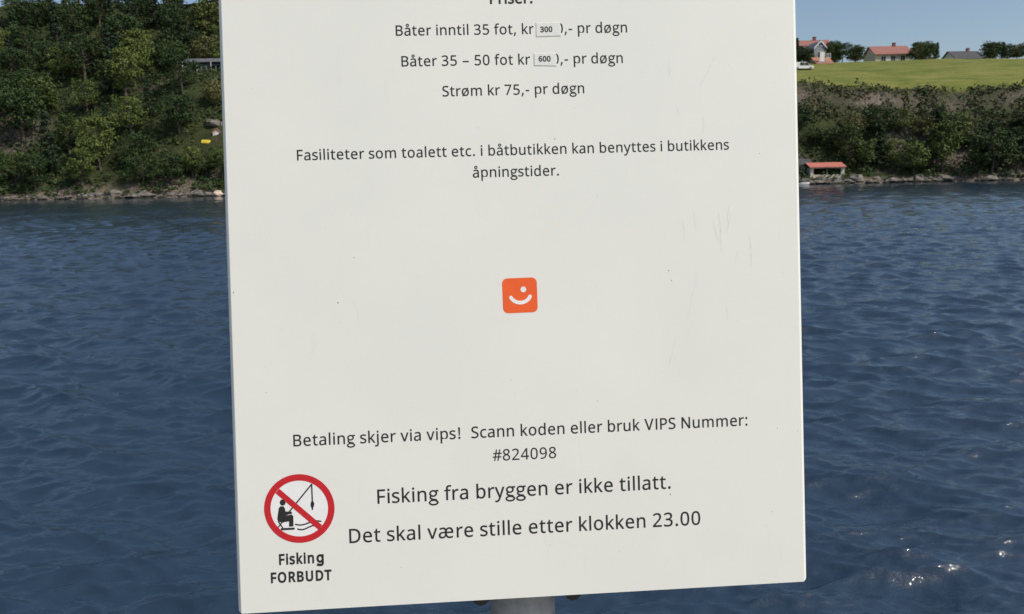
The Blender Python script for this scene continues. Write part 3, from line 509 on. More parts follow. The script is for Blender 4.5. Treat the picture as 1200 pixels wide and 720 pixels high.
text_line('Priser:', (574.3, 4.6), (624.1, 3.8), 22, label='bold heading cut by the top of the photo, reading "Priser:"')
text_line('Båter inntil 35 fot, kr', (464, 42.1), (625.7, 39.9), label='start of the first price line reading "Båter inntil 35 fot, kr"')
text_line('0,- pr døgn', (652.0, 39.5), (735, 38.1), label='end of the first price line reading "0,- pr døgn", its zero half under the sticker')
text_line('Båter 35 – 50 fot kr', (470.7, 78.1), (621.5, 75.6), label='start of the second price line reading "Båter 35 – 50 fot kr"')
text_line('0,- pr døgn', (647.2, 75.2), (730, 73.9), label='end of the second price line reading "0,- pr døgn", its zero half under the sticker')
text_line('Strøm kr 75,- pr døgn', (518.7, 113.2), (684.8, 109.3), label='line of print reading "Strøm kr 75,- pr døgn"')
text_line('Fasiliteter som toalett etc. i båtbutikken kan benyttes i butikkens', (348.3, 188.2), (854.3, 175.4), label='line of print about the toilet facilities')
text_line('åpningstider.', (554.2, 208.3), (655.1, 205.7), label='line of print reading "åpningstider."')
text_line('Betaling skjer via vips!  Scann koden eller bruk VIPS Nummer:', (344, 523.3), (876, 498.7), label='line of print about paying by phone')
text_line('#824098', (577.6, 540.4), (651.9, 536.8), 4, label='line of print reading "#824098"')
text_line('Fisking fra bryggen er ikke tillatt.', (442.5, 590.4), (786, 572.6), label='larger line of print reading "Fisking fra bryggen er ikke tillatt."')
text_line('Det skal være stille etter klokken 23.00', (409.6, 636.6), (820.8, 614.9), label='larger line of print reading "Det skal være stille etter klokken 23.00"')

def stickers(corners, s, p0, p1, label):
    q = [on_sign(*c_) for c_ in corners]           # bottom-left, bottom-right, top-right, top-left
    g = 0.0004
    cx_ = sum(a_[0] for a_ in q) / 4; cy_ = sum(a_[1] for a_ in q) / 4
    mb = MB()
    z0, z1 = 0.0002, 0.00042
    outer = [(a_[0], a_[1]) for a_ in q]
    inner = [(a_[0] + math.copysign(g, cx_ - a_[0]), a_[1] + math.copysign(g, cy_ - a_[1])) for a_ in q]
    mb.poly([(*p, z1) for p in inner])
    for i in range(4):
        j = (i + 1) % 4
        mb.poly([(*outer[i], z1 - 0.0001), (*outer[j], z1 - 0.0001), (*inner[j], z1), (*inner[i], z1)], 1 if i in (0, 3) else 0)
        mb.poly([(*outer[i], z0 - 0.0002), (*outer[j], z0 - 0.0002), (*outer[j], z1 - 0.0001), (*outer[i], z1 - 0.0001)], 1)
    st_ = mb.build('price_sticker', [M_STICK, M_STICK_EDGE], sign, label=label)
    tl = text_line(s, p0, p1, 34, z=z1 + 0.00008, name='printed_number')
    tl.parent = st_
    return st_
stickers([(628.4, 43.4), (657.6, 42.4), (656.2, 26.4), (628.0, 27.2)], '300', (633.0, 38.0), (647.4, 37.6), 'small pale sticker with the number 300 over the old price')
stickers([(626.0, 77.2), (652.2, 77.6), (651.4, 62.6), (625.6, 62.8)], '600', (631.2, 72.4), (645.3, 72.2), 'small pale sticker with the number 600 over the old price')

# phone-payment logo: orange rounded square with a smile and one eye
logo = empty('payment_logo', '', ''); del logo['category']; del logo['label']
logo['label'] = 'orange rounded square with a white smile and one dot'
logo.parent = sign
lx, ly = on_sign(609.3, 346.3)
logo.location = (lx, ly, 0); logo.rotation_euler = (0, 0, math.radians(0.8))
S = 0.0302
def rr(w, r, n=8):
    p = []
    for cx_, cy_, a0 in ((w/2-r, -w/2+r, -90), (w/2-r, w/2-r, 0), (-w/2+r, w/2-r, 90), (-w/2+r, -w/2+r, 180)):
        p += [(cx_ + r*math.cos(math.radians(a0+90*i/n)), cy_ + r*math.sin(math.radians(a0+90*i/n))) for i in range(n+1)]
    return p
flat_mesh('square', [(0, [rr(S, S*0.15)])], M_ORANGE, 0.00012, 0, logo)
# smile: an arc with round ends, deeper in the middle
arc = []
for i in range(21):
    a_ = math.radians(205 + (338 - 205) * i / 20)
    arc.append((0.012*S + 0.30*S*math.cos(a_), 0.06*S + 0.27*S*math.sin(a_)))
wd = 0.105 * S
flat_mesh('smile', [(0, [stroke(arc, wd)]), (1, [ell(*arc[0], wd/2, wd/2, 14)]), (1, [ell(*arc[-1], wd/2, wd/2, 14)])], M_WHITEP, 0.0002, 0, logo)
flat_mesh('eye', [(0, [ell(0.105*S, 0.165*S, 0.082*S, 0.082*S, 20)])], M_WHITEP, 0.0002, 0, logo)

# fishing-forbidden symbol (measured on a 4.8x enlargement whose corner is at 300, 545)
def zp(x, y): return on_sign(300 + x / 4.8, 545 + y / 4.8)
picto = empty('prohibition_symbol', '', ''); del picto['category']; del picto['label']
picto['label'] = 'red ring and slash over a seated angler with rod and waves'
picto.parent = sign
def zcirc(cx_, cy_, rx_, ry_, n=56, rev=False):
    p = [zp(cx_ + rx_*math.cos(2*math.pi*i/n), cy_ - ry_*math.sin(2*math.pi*i/n)) for i in range(n)]
    return p[::-1] if rev else p
def zpoly(pts): return [zp(*p) for p in pts]
flat_mesh('disc', [(0, [zcirc(244, 245, 170, 168)])], M_WHITEP, 0.00008, 0, picto)
man = [
    [zcirc(150, 212, 16.5, 17.5, 20)],
    [zpoly([(128, 243), (138, 232), (155, 233), (163, 245), (166, 262), (196, 262), (204, 268), (202, 276), (172, 280), (160, 292), (152, 318), (124, 318), (120, 298)])],
    [zpoly([(150, 300), (168, 284), (200, 279), (210, 287), (211, 318), (211, 346), (186, 348), (186, 318), (160, 322), (146, 326)])],
    [zpoly([(118, 304), (130, 300), (158, 318), (150, 326), (134, 322)])],
    [zpoly(stroke([(125, 318), (152, 356)], 7))], [zpoly(stroke([(152, 318), (121, 356)], 7))],
    [zpoly(stroke([(140, 362), (218, 358)], 12))],
]
flat_mesh('angler', [(i * 1, q) for i, q in enumerate(man)], M_INK, 0.00012, 0, picto)
rod = [[zpoly(stroke([(172, 282), (312, 110)], 8))], [zpoly(stroke([(313, 106), (317, 206)], 8))],
       [zpoly([(307, 218), (312, 203), (322, 203), (329, 218), (326, 232), (322, 240), (321, 254), (314, 254), (312, 240), (307, 232)])]]
flat_mesh('fishing_rod', [(i, q) for i, q in enumerate(rod)], M_INK, 0.00014, 0, picto)
def wave(y0, x0, x1, w_):
    pts = []
    for i in range(25):
        u = i / 24; x_ = x0 + (x1 - x0) * u
        pts.append((x_, y0 - 9 * u + 9 * math.sin(u * 5.6 + 0.3)))
    return zpoly(stroke(pts, w_))
flat_mesh('waves', [(0, [wave(331, 219, 368, 8)]), (1, [wave(357, 232, 352, 8)])], M_INK, 0.00014, 0, picto)
flat_mesh('ring', [(0, [zcirc(244, 245, 198, 193, 64), zcirc(244, 245, 162, 157, 60, True)])], M_RED, 0.0002, 0, picto)
flat_mesh('slash', [(0, [zpoly(stroke([(120, 146), (362, 352)], 33))])], M_RED, 0.00022, 0, picto)
text_line('Fiskinɡ', (327.2, 661.9), (379.6, 659.0), 30, em_h=1.03, gx=0.86, label='small bold caption under the symbol reading "Fisking"')
text_line('FORBUDT', (317.6, 683.2), (388.8, 679.4), 33, em_h=1.03, gx=0.87, label='small bold caption under the symbol reading "FORBUDT"')

# scratches and specks in the paint
M_MARK = simple('scratch_in_paint', (0.715, 0.715, 0.67), 0.7, 0.1, 200)
M_DARKM = simple('dark_speck', (0.22, 0.21, 0.19), 0.8, 0.1, 200)
mk = []
def px_stroke(a_, b_, w_, bend=0.0):
    pts = []
    for i in range(7):
        u = i / 6; pts.append((a_[0] + (b_[0]-a_[0])*u + bend*math.sin(math.pi*u), a_[1] + (b_[1]-a_[1])*u))
    o_ = [on_sign(*p) for p in pts]
    L_ = []; R_2 = []
    for i, p in enumerate(o_):
        q0 = Vector(o_[max(i-1, 0)]); q1 = Vector(o_[min(i+1, 6)]); d = (q1 - q0).normalized()
        ww = w_ * 0.00036 * (0.15 + math.sin(math.pi * (i + 0.3) / 6.6)) ; nn = Vector((-d.y, d.x)) * ww; p = Vector(p)
        L_.append(tuple(p + nn)); R_2.append(tuple(p - nn))
    return L_ + R_2[::-1]
for a_, b_, w_, bd in [((838, 63), (819, 103), 1.0, 2), ((785, 68), (786, 92), .9, -1), ((792, 122), (796, 138), .8, 0), ((824, 137), (823, 158), .8, 1),
                       ((814, 332), (806, 374), .8, 0), ((793, 394), (784, 428), .9, 0), ((851, 358), (853, 378), .7, 0), ((878, 275), (880, 312), .9, 1),
                       ((842, 250), (845, 296), 1.3, 1), ((798, 255), (801, 282), 1.0, 2), ((813, 245), (815, 270), .8, 0), ((854, 240), (852, 262), .8, 0),
                       ((856, 250), (850, 275), .9, 1), ((836, 262), (842, 284), .9, 0), ((414, 352), (420, 380), .7, 2), ((866, 292), (860, 310), .6, 0)]:
    mk.append((0, [px_stroke(a_, b_, w_, bd)]))
flat_mesh('scratch_marks', mk, M_MARK, 0.00006, 0, sign, 'faint scratches in the white paint')['kind'] = 'stuff'
sp2 = []
for px_, py_, r_ in [(396, 355, 1.3), (273.5, 343, 1.2), (783.5, 317.5, 1.0), (787, 329, 1.0), (785.5, 579.5, 1.2), (415, 302, .8), (650, 163, .9), (911, 502, .8), (399, 378, .5), (312, 460, .6), (700, 470, .5), (560, 150, .5), (890, 180, .6), (905, 600, .6), (470, 665, .5)]:
    c0 = on_sign(px_, py_); r_ *= 0.00055
    sp2.append((0, [[(c0[0] + r_ * random.uniform(.6, 1.15) * math.cos(2*math.pi*i/9), c0[1] + 1.3*r_*random.uniform(.6, 1.15)*math.sin(2*math.pi*i/9)) for i in range(9)]]))
flat_mesh('paint_specks', sp2, M_DARKM, 0.00007, 0, sign, 'small dark specks and chips in the paint')['kind'] = 'stuff'

# post and clamps
t = NT('galvanised_steel', 0.55, metal=0.0)
vec = t.coord((1, 1, 0.25))
f1 = t.noise(vec, 60, 4, 0.6); f2 = t.noise(vec, 12, 4, 0.6)
ca1 = t.ramp(f1, [(0.3, (0.25, 0.255, 0.25)), (0.55, (0.36, 0.365, 0.36)), (0.8, (0.47, 0.47, 0.455))])
ca2 = t.ramp(f2, [(0.35, (0.75, 0.74, 0.70)), (0.7, (1, 1, 1))])
mx = t.n('Mix', data_type='RGBA', blend_type='MULTIPLY'); mx.inputs[0].default_value = 1
t.l(ca1, mx.inputs[6]); t.l(ca2, mx.inputs[7]); t.color(mx.outputs[2]); t.bump(f1, 0.15, 0.001)
M_GALV = t.m
M_BLACK = simple('black_steel', (0.03, 0.028, 0.026), 0.5, 0.3, 80)
POST_R = 0.0302; PZ = -SIGN_T - 0.006 - POST_R
pxl, _ = on_sign(574, 704, PZ); pxr, _ = on_sign(650.3, 704, PZ); pcx = (pxl + pxr) / 2
sm = CAM_M @ PM
# length: down to just under the deck
dirv = (sm.to_3x3() @ Vector((0, -1, 0))); p_at = sm @ Vector((pcx, 0, PZ))
Ldown = (p_at.z - (DECK - 0.05)) / -dirv.z
MB().tube((pcx, -Ldown, PZ), (pcx, SIGN_H + 0.02, PZ), POST_R, POST_R, 120).build('post', M_GALV, sign, smooth=False)
bp = MB(); a_ = 0.09
bp.box(pcx - a_, pcx + a_, -Ldown + 0.03, -Ldown + 0.042, PZ - a_, PZ + a_)
bp.build('foot_plate', M_GALV, sign)
def clamp(v, name_label):
    e_ = bpy.data.objects.new('clamp', None); COL.objects.link(e_); e_.parent = sign; e_.location = (pcx, v, PZ); e_['label'] = name_label
    mb = MB(); N = 20; r0, r1, h2 = POST_R + 0.0006, POST_R + 0.0036, 0.007
    for i in range(N):
        t0, t1 = [math.radians(180 + 180 * k_ / N) for k_ in (i, i + 1)]
        ring = [(r * math.cos(t_), h_, r * math.sin(t_)) for t_ in (t0, t1) for r in (r0, r1) for h_ in (-h2, h2)]
        a0, a1, b0, b1, c0, c1, d0, d1 = ring
        mb.poly([b0, b1, d1, d0]); mb.poly([a0, c0, c1, a1]); mb.poly([a0, b0, d0, c0]); mb.poly([a1, c1, d1, b1])
    mb.build('strap', M_GALV, e_)
    rail = MB().box(-0.050, 0.052, -h2 - 0.001, h2 + 0.001, POST_R + 0.001, POST_R + 0.0055)
    rail.build('rail', M_GALV, e_)
    for bx in (-0.0395, 0.0440):
        b_ = MB().tube((bx, -0.0125, 0.012), (bx, -0.0125, 0.026), 0.0078, 0.0078, 10)
        b_.tube((bx, -0.0125, -0.012), (bx, -0.0125, POST_R + 0.0008), 0.0048, 0.0048, 8)
        b_.build('bolt', M_BLACK, e_)
    return e_
clamp(0.0065, 'lower clamp whose dark bolts show below the panel')
clamp(0.60, 'upper clamp behind the panel')

# ------------------------------------------------------------ trees
M_BARK = simple('bark', (0.10, 0.08, 0.06), 0.9, 0.3, 3)
def leaf_mat(name, c0, c1, c2):
    t = NT(name, 0.7, spec=0.25)
    oi = t.n('ObjectInfo'); geo = t.noise(t.coord(), 0.9, 3, 0.6)
    ad = t.n('Math', operation='MULTIPLY_ADD'); ad.inputs[1].default_value = 0.35; t.l(oi.outputs['Random'], ad.inputs[0]); t.l(geo, ad.inputs[2])
    sb = t.n('Math', operation='SUBTRACT'); sb.inputs[1].default_value = 0.17; t.l(ad.outputs[0], sb.inputs[0])
    t.color(t.ramp(sb.outputs[0], [(0.25, c0), (0.5, c1), (0.78, c2)]))
    return t.m
M_LEAF = [leaf_mat('leaves_dark', (0.016, 0.032, 0.010), (0.030, 0.055, 0.015), (0.055, 0.085, 0.020)),
          leaf_mat('leaves_green', (0.036, 0.058, 0.014), (0.078, 0.110, 0.024), (0.135, 0.165, 0.038)),
          leaf_mat('leaves_olive', (0.055, 0.060, 0.022), (0.115, 0.115, 0.038), (0.18, 0.17, 0.065)),
          leaf_mat('needles', (0.012, 0.026, 0.012), (0.024, 0.044, 0.018), (0.042, 0.066, 0.024))]

def quads_to_mesh(name, C, Nn, size, mat):
    """many small leaf faces: centres C, normals Nn"""
    k = len(C)
    ref = rng.normal(size=(k, 3)); a_ = np.cross(Nn, ref); a_ /= np.linalg.norm(a_, axis=1, keepdims=True) + 1e-9
    b_ = np.cross(Nn, a_)
    s1 = size * rng.uniform(0.6, 1.3, (k, 1)); s2 = s1 * rng.uniform(0.5, 0.9, (k, 1))
    P = np.stack([C - a_*s1, C - b_*s2, C + a_*s1, C + b_*s2], 1).reshape(-1, 3).astype(np.float32)
    me = bpy.data.meshes.new(name)
    me.vertices.add(len(P)); me.vertices.foreach_set('co', P.ravel())
    me.loops.add(len(P)); me.loops.foreach_set('vertex_index', np.arange(len(P), dtype=np.int32))
    me.polygons.add(k); me.polygons.foreach_set('loop_start', np.arange(0, 4*k, 4, dtype=np.int32))
    me.update(calc_edges=True); me.materials.append(mat); return me

def make_tree(kind, H, W, leaf, n_cl, n_leaf):
    """unit tree meshes: (trunk mesh, crown mesh)"""
    tr = MB(); C = []; N_ = []
    lean = Vector((random.uniform(-.05, .05), random.uniform(-.05, .05), 1))
    def at(u): return Vector((lean.x * u * H + 0.15*math.sin(u*5), lean.y * u * H, u * H))
    r0 = 0.028 * H
    tr.tube((0, 0, -0.8), at(0.0), r0*1.25, r0, 8, False)
    for i in range(6):
        u0, u1 = i/6*0.9, (i+1)/6*0.9
        tr.tube(at(u0), at(u1), r0*(1-u0*0.95), r0*(1-u1*0.95), 8, False)
    cl = []
    for i in range(n_cl):
        if kind == 'conifer':
            u = 0.12 + 0.86 * (i + random.random()) / n_cl; rad = W/2 * (1 - u) ** 0.85 * random.uniform(0.5, 1.0) + 0.1
            th = random.uniform(0, 6.28); c = at(u) + Vector((math.cos(th)*rad*0.75, math.sin(th)*rad*0.75, -0.12*rad)); cr = 0.35 + 0.45 * (1-u) * W/4
        else:
            th = random.uniform(0, 6.28); u = random.uniform(0.30, 0.93); prof = math.sin(math.pi * min(1, max(0.06, (u-0.16)/0.86))) ** 0.6
            rad = W/2 * prof * random.uniform(0.35, 1.0); c = at(u) + Vector((math.cos(th)*rad, math.sin(th)*rad, random.uniform(-.3, .3))); cr = random.uniform(0.10, 0.19) * W
        cl.append((c, cr))
        if i % 2 == 0:
            b0 = at(max(0.1, c.z / H * 0.75)); tr.tube(b0, c, r0*0.32, r0*0.08, 5, False)
    for c, cr in cl:
        k = n_leaf; d = rng.normal(size=(k, 3)); d /= np.linalg.norm(d, axis=1, keepdims=True)
        rr_ = cr * rng.uniform(0.45, 1.05, (k, 1)) ** 0.6
        sq = np.array([1, 1, 0.62 if kind != 'conifer' else 0.4])
        C.append(np.array(c) + d * rr_ * sq); N_.append(d * 0.8 + rng.normal(size=(k, 3)) * 0.45 + np.array([0, 0, 0.45]))
    C = np.concatenate(C); N_ = np.concatenate(N_); N_ /= np.linalg.norm(N_, axis=1, keepdims=True)
    return tr, C, N_

PROTO = []
specs = [('broad', 7.0, 6.5, .17, 46, 62, 0, 'broadleaf tree'), ('broad', 8.5, 6.0, .17, 52, 60, 1, 'broadleaf tree'), ('broad', 6.0, 6.8, .17, 44, 60, 2, 'broadleaf tree'),
         ('broad', 5.0, 4.6, .15, 34, 56, 0, 'broadleaf tree'), ('conifer', 9.5, 4.4, .17, 84, 36, 3, 'conifer'), ('broad', 9.0, 7.5, .18, 60, 62, 0, 'broadleaf tree'),
         ('broad', 6.6, 5.4, .16, 44, 60, 1, 'broadleaf tree'), ('conifer', 7.5, 3.8, .16, 70, 36, 3, 'conifer')]
for kind, H, W, leaf, ncl, nl, mi, nm in specs:
    tr, C, N_ = make_tree(kind, H, W, leaf, ncl, nl)
    tm = bpy.data.meshes.new('trunk'); tm.from_pydata(tr.v, [], tr.f); tm.materials.append(M_BARK)
    cm = quads_to_mesh('crown', C, N_, leaf, M_LEAF[mi])
    PROTO.append((tm, cm, H, W, nm, mi))

def plant(x, y, pi, sc, label, group, cat='tree', zoff=0):
    tm, cm, H, W, nm, mi = PROTO[pi]
    e_ = bpy.data.objects.new('conifer' if mi == 3 else 'broadleaf_tree', None); COL.objects.link(e_)
    e_.location = (x, y, hgt(x, y) - 0.1 + zoff); e_.rotation_euler = (0, 0, random.uniform(0, 6.28))
    e_.scale = (sc * random.uniform(.92, 1.12), sc * random.uniform(.92, 1.12), sc)
    e_['label'] = label; e_['category'] = cat
    if group: e_['group'] = group
    for nm_, m_ in (('trunk', tm), ('crown', cm)):
        o = bpy.data.objects.new(nm_, m_); COL.objects.link(o); o.parent = e_
    return e_

# keep-out discs around buildings: (x, y, r)
KEEP = []
def bearing(px, d):           # a place d metres out, under the photo column px
    return (px - 600) / F_PX * d
def ray(px, py):
    d = Vector(((px - 600) / F_PX, -(py - 360) / F_PX, -1.0)); return CAM_M.to_3x3() @ d
def world_at(px, py, Y):
    d = ray(px, py); return Vector((0, 0, CAM_H)) + d * (Y / d.y)
def ground_at(px, py):
    d = ray(px, py); Y = 112.0
    while Y < 260:
        p = Vector((0, 0, CAM_H)) + d * (Y / d.y)
        if hgt(p.x, p.y) >= p.z: return p
        Y += 0.25
    return p
def to_px(p):
    q = CAM_M.inverted() @ Vector(p); return 600 + F_PX * q.x / -q.z, 360 - F_PX * q.y / -q.z

# ------------------------------------------------------------ buildings
M_WHITE = simple('white_boards', (0.74, 0.73, 0.69), 0.7, 0.06, 1.5)
M_CREAM = simple('cream_boards', (0.62, 0.56, 0.42), 0.7, 0.08, 1.5)
M_PINK = simple('pale_pink_boards', (0.62, 0.47, 0.42), 0.7, 0.08, 1.5)
M_DRED = simple('dark_red_boards', (0.14, 0.030, 0.025), 0.8, 0.2, 1.5)
M_TILE = simple('red_roof_tiles', (0.30, 0.125, 0.098), 0.8, 0.25, 2.5)
M_TILE2 = simple('orange_roof_tiles', (0.38, 0.16, 0.10), 0.8, 0.22, 2.5)
M_SALM = simple('salmon_red_sheet_roof', (0.50, 0.165, 0.12), 0.6, 0.12, 1.2)
M_GREYR = simple('grey_roof_felt', (0.24, 0.245, 0.26), 0.9, 0.15, 1.5)
M_DARKR = simple('dark_slate_roof', (0.06, 0.058, 0.06), 0.8, 0.2, 2)
M_DBLUE = simple('dark_blue_grey_boards', (0.045, 0.055, 0.075), 0.8, 0.2, 1.5)
M_BRICK = simple('red_brick', (0.26, 0.10, 0.07), 0.9, 0.2, 5)
M_STONE = simple('foundation_stone', (0.27, 0.25, 0.23), 0.9, 0.25, 2)
M_GLASS = NT('window_glass', 0.08, (0.015, 0.018, 0.022), 0.6).m

def add_window(e, x, z, w, h, y, frame_m, cross=True):
    f = MB(); b_ = 0.09
    f.box(x-w/2-b_, x+w/2+b_, y-0.06, y-0.001, z+h, z+h+b_); f.box(x-w/2-b_, x+w/2+b_, y-0.08, y-0.001, z-b_, z)
    f.box(x-w/2-b_, x-w/2, y-0.06, y-0.001, z, z+h); f.box(x+w/2, x+w/2+b_, y-0.06, y-0.001, z, z+h)
    if cross: f.box(x-0.03, x+0.03, y-0.05, y-0.001, z, z+h)
    wo_ = f.build('window', frame_m, e)
    MB().box(x-w/2, x+w/2, y-0.02, y-0.002, z, z+h).build('pane', M_GLASS, wo_)
    return wo_

def house(name, label, cat, x, y, z, rz, w, d, hw, hr, wall_m, roof_m, frame_m=None, windows=(), door=None, chimney=True, ridge='x', trim=None, over=0.4, found=1.5):
    """gabled house, front towards -y; windows are (x, z, w, h)"""
    frame_m = frame_m or M_WHITE
    e = empty(name, label, cat, (x, y, z), rz)
    b_ = MB().box(-w/2, w/2, -d/2, d/2, 0, hw)
    if ridge == 'x':
        for sx in (-1, 1): b_.poly([(sx*w/2, -d/2, hw), (sx*w/2, d/2, hw), (sx*w/2, 0, hw+hr)])
    else:
        for sy in (-1, 1): b_.poly([(-w/2, sy*d/2, hw), (w/2, sy*d/2, hw), (0, sy*d/2, hw+hr)])
    b_.build('wall', wall_m, e)
    MB().box(-w/2-0.05, w/2+0.05, -d/2-0.05, d/2+0.05, -found, -0.003).build('foundation', M_STONE, e)
    r = MB(); th = 0.16
    if ridge == 'x':
        k = hr / (d/2); o_ = over
        for sy in (-1, 1):
            y0 = sy*(d/2+o_); z0 = hw - k*o_
            lo = [(-w/2-o_, y0, z0), (w/2+o_, y0, z0), (w/2+o_, 0, hw+hr), (-w/2-o_, 0, hw+hr)]
            hi = [(a_, b2, c+th) for a_, b2, c in lo]
            r.poly(hi if sy < 0 else hi[::-1]); r.poly(lo[::-1] if sy < 0 else lo)
            for i in range(4):
                j = (i+1) % 4; r.poly([lo[i], lo[j], hi[j], hi[i]])
    else:
        k = hr / (w/2); o_ = over
        for sx in (-1, 1):
            x0 = sx*(w/2+o_); z0 = hw - k*o_
            lo = [(x0, -d/2-o_, z0), (x0, d/2+o_, z0), (0, d/2+o_, hw+hr), (0, -d/2-o_, hw+hr)]
            hi = [(a_, b2, c+th) for a_, b2, c in lo]
            r.poly(hi); r.poly(lo)
            for i in range(4):
                j = (i+1) % 4; r.poly([lo[i], lo[j], hi[j], hi[i]])
    ro = r.build('roof', roof_m, e)
    if chimney:
        MB().box(w*0.18-0.3, w*0.18+0.3, -0.3, 0.3, hw+hr*0.55, hw+hr+0.75).box(w*0.18-0.36, w*0.18+0.36, -0.36, 0.36, hw+hr+0.752, hw+hr+0.85).build('chimney', M_BRICK, ro)
    if trim:                                   # barge boards on the front gable
        t_ = MB(); yb = -d/2-over-0.04
        for sx in (-1, 1):
            p = [(sx*(w/2+over), hw - k*over - 0.12), (0, hw+hr-0.12), (0, hw+hr+th+0.05), (sx*(w/2+over), hw-k*over+th+0.05)]
            f_ = [(a_, yb, c) for a_, c in p]; g_ = [(a_, yb+0.035, c) for a_, c in p]
            t_.poly(f_); t_.poly(g_[::-1])
            for i in range(4): t_.poly([f_[i], f_[(i+1) % 4], g_[(i+1) % 4], g_[i]])
        t_.build('bargeboard', trim, e)
    for (wx, wz, ww, wh) in windows: add_window(e, wx, wz, ww, wh, -d/2, frame_m)
    if door:
        dx, dw, dh = door
        do = MB().box(dx-dw/2, dx+dw/2, -d/2-0.05, -d/2-0.001, 0.02, dh).build('door', frame_m, e)
        MB().box(dx+dw/2-0.15, dx+dw/2-0.08, -d/2-0.1, -d/2-0.051, dh*0.45, dh*0.5).build('handle', M_BLACK, do)
    return e

CLEAR = []      # (px0, px1, py_bottom, Y): nothing nearer may rise above py_bottom between px0 and px1
# big white house with the red roof on the ridge, right
Yh = 181.0
pr_ = world_at(946, 47.5, Yh); g0 = min(hgt(pr_.x, Yh), hgt(pr_.x+4, Yh))
tot = pr_.z - g0
house('house', 'red-roofed white house behind the trees above the green field, just right of the sign', 'house', pr_.x, Yh, g0, math.radians(-3), 8.6, 7.0, tot-2.0-0.16, 2.0, M_WHITE, M_TILE,
      windows=[(-2.6, 1.0, 1.0, 1.2), (-0.8, 1.0, 1.0, 1.2), (2.6, 1.0, 1.0, 1.2), (-2.6, 3.2, 1.0, 1.0), (2.6, 3.2, 1.0, 1.0)], door=(0.9, 1.0, 2.1))
pw = world_at(955.3, 50.0, 172); g1 = hgt(pw.x, 172); tot = pw.z - g1
house('house', 'narrow grey house with a white-trimmed gable beside the red-roofed house', 'house', pw.x, 172, g1, math.radians(4), 2.6, 5.0, tot-1.35-0.16, 1.35, simple('grey_boards', (0.30, 0.31, 0.32), 0.8, 0.1, 1.5), M_GREYR,
      windows=[(0, 1.0, 0.9, 1.2), (0, 3.4, 0.9, 1.2)], chimney=False, ridge='y', trim=M_WHITE, over=0.18)
po = world_at(961, 67.5, 165); g2 = hgt(po.x, 165); tot = po.z - g2
house('garage', 'low outbuilding with an orange tiled roof at the top edge of the field', 'garage', po.x, 165, g2, math.radians(6), 3.4, 4.0, tot-1.3-0.16, 1.3, M_CREAM, M_TILE2, windows=[(0.8, 0.8, 0.7, 0.7)], door=(-0.6, 1.0, 1.9), chimney=False, over=0.25)
CLEAR += [(932, 951, 56, 181), (950, 961, 74, 172), (953, 972, 75, 165)]
# further houses along the ridge to the right
for px_, py_, Y_, w_, wm, rm, lab in [(1040, 54, 186, 8.0, M_CREAM, M_TILE, 'cream house with a red roof, nearer of the two houses far along the ridge'),
                                     (1128, 60, 196, 7.0, M_WHITE, M_DARKR, 'white house with a dark roof, farthest right along the ridge')]:
    q = world_at(px_, py_, Y_); g_ = hgt(q.x, Y_); tot = q.z - g_
    house('house', lab, 'house', q.x, Y_, g_, math.radians(random.uniform(-12, 12)), w_, 6.5, max(2.4, tot-2.2), 2.0, wm, rm, windows=[(-2.2, 1.0, 1.0, 1.2), (0, 1.0, 1.0, 1.2), (2.2, 1.0, 1.0, 1.2)], door=(-1.1, 0.9, 2.1))
    CLEAR.append((px_-24, px_+24, py_+14, Y_))
# white parked car-sized object at the top edge of the field: a white van
def car(x, y, z, rz, label):
    e = empty('parked_car', label, 'car', (x, y, z), rz)
    prof = [(-2.3, 0.35), (2.25, 0.35), (2.3, 0.85), (2.15, 1.05), (1.35, 1.15), (0.75, 1.85), (0.3, 1.98), (-2.2, 1.95), (-2.3, 1.8)]
    V = [(a_, sy*0.92*(1 if c < 1.2 else 0.9), c) for sy in (-1, 1) for a_, c in prof]; n_ = len(prof)
    F = [tuple(reversed(range(n_))), tuple(range(n_, 2*n_))] + [(i, (i+1) % n_, n_+(i+1) % n_, n_+i) for i in range(n_)]
    mesh_obj('body', V, F, M_WHITE, e)
    MB().poly([(1.28, -0.935, 1.17), (0.72, -0.86, 1.8), (0.2, -0.86, 1.85), (0.2, -0.935, 1.17)]).poly([(0.1, -0.935, 1.17), (0.1, -0.86, 1.85), (-0.9, -0.86, 1.85), (-0.9, -0.935, 1.17)]).build('side_window', M_GLASS, e)
    for wx in (-1.5, 1.5):
        for wy in (-0.94, 0.72):
            wh = MB().tube((wx, wy, 0.33), (wx, wy+0.22, 0.33), 0.33, 0.33, 16).build('wheel', M_BLACK, e)
            MB().tube((wx, wy-0.01 if wy < 0 else wy+0.23, 0.33), (wx, wy+0.02 if wy < 0 else wy+0.2, 0.33), 0.19, 0.19, 10).build('rim', M_GREYR, wh)
    return e
q = ground_at(943, 82.5); q = Vector((q.x, q.y, hgt(q.x, q.y)))
vv = car(q.x - 0.3, q.y + 0.5, q.z, math.radians(4), 'white car parked at the top edge of the green field below the red-roofed house')
vv.scale = (0.85, 0.85, 0.74)
CLEAR.append((931, 951, 82, q.y))

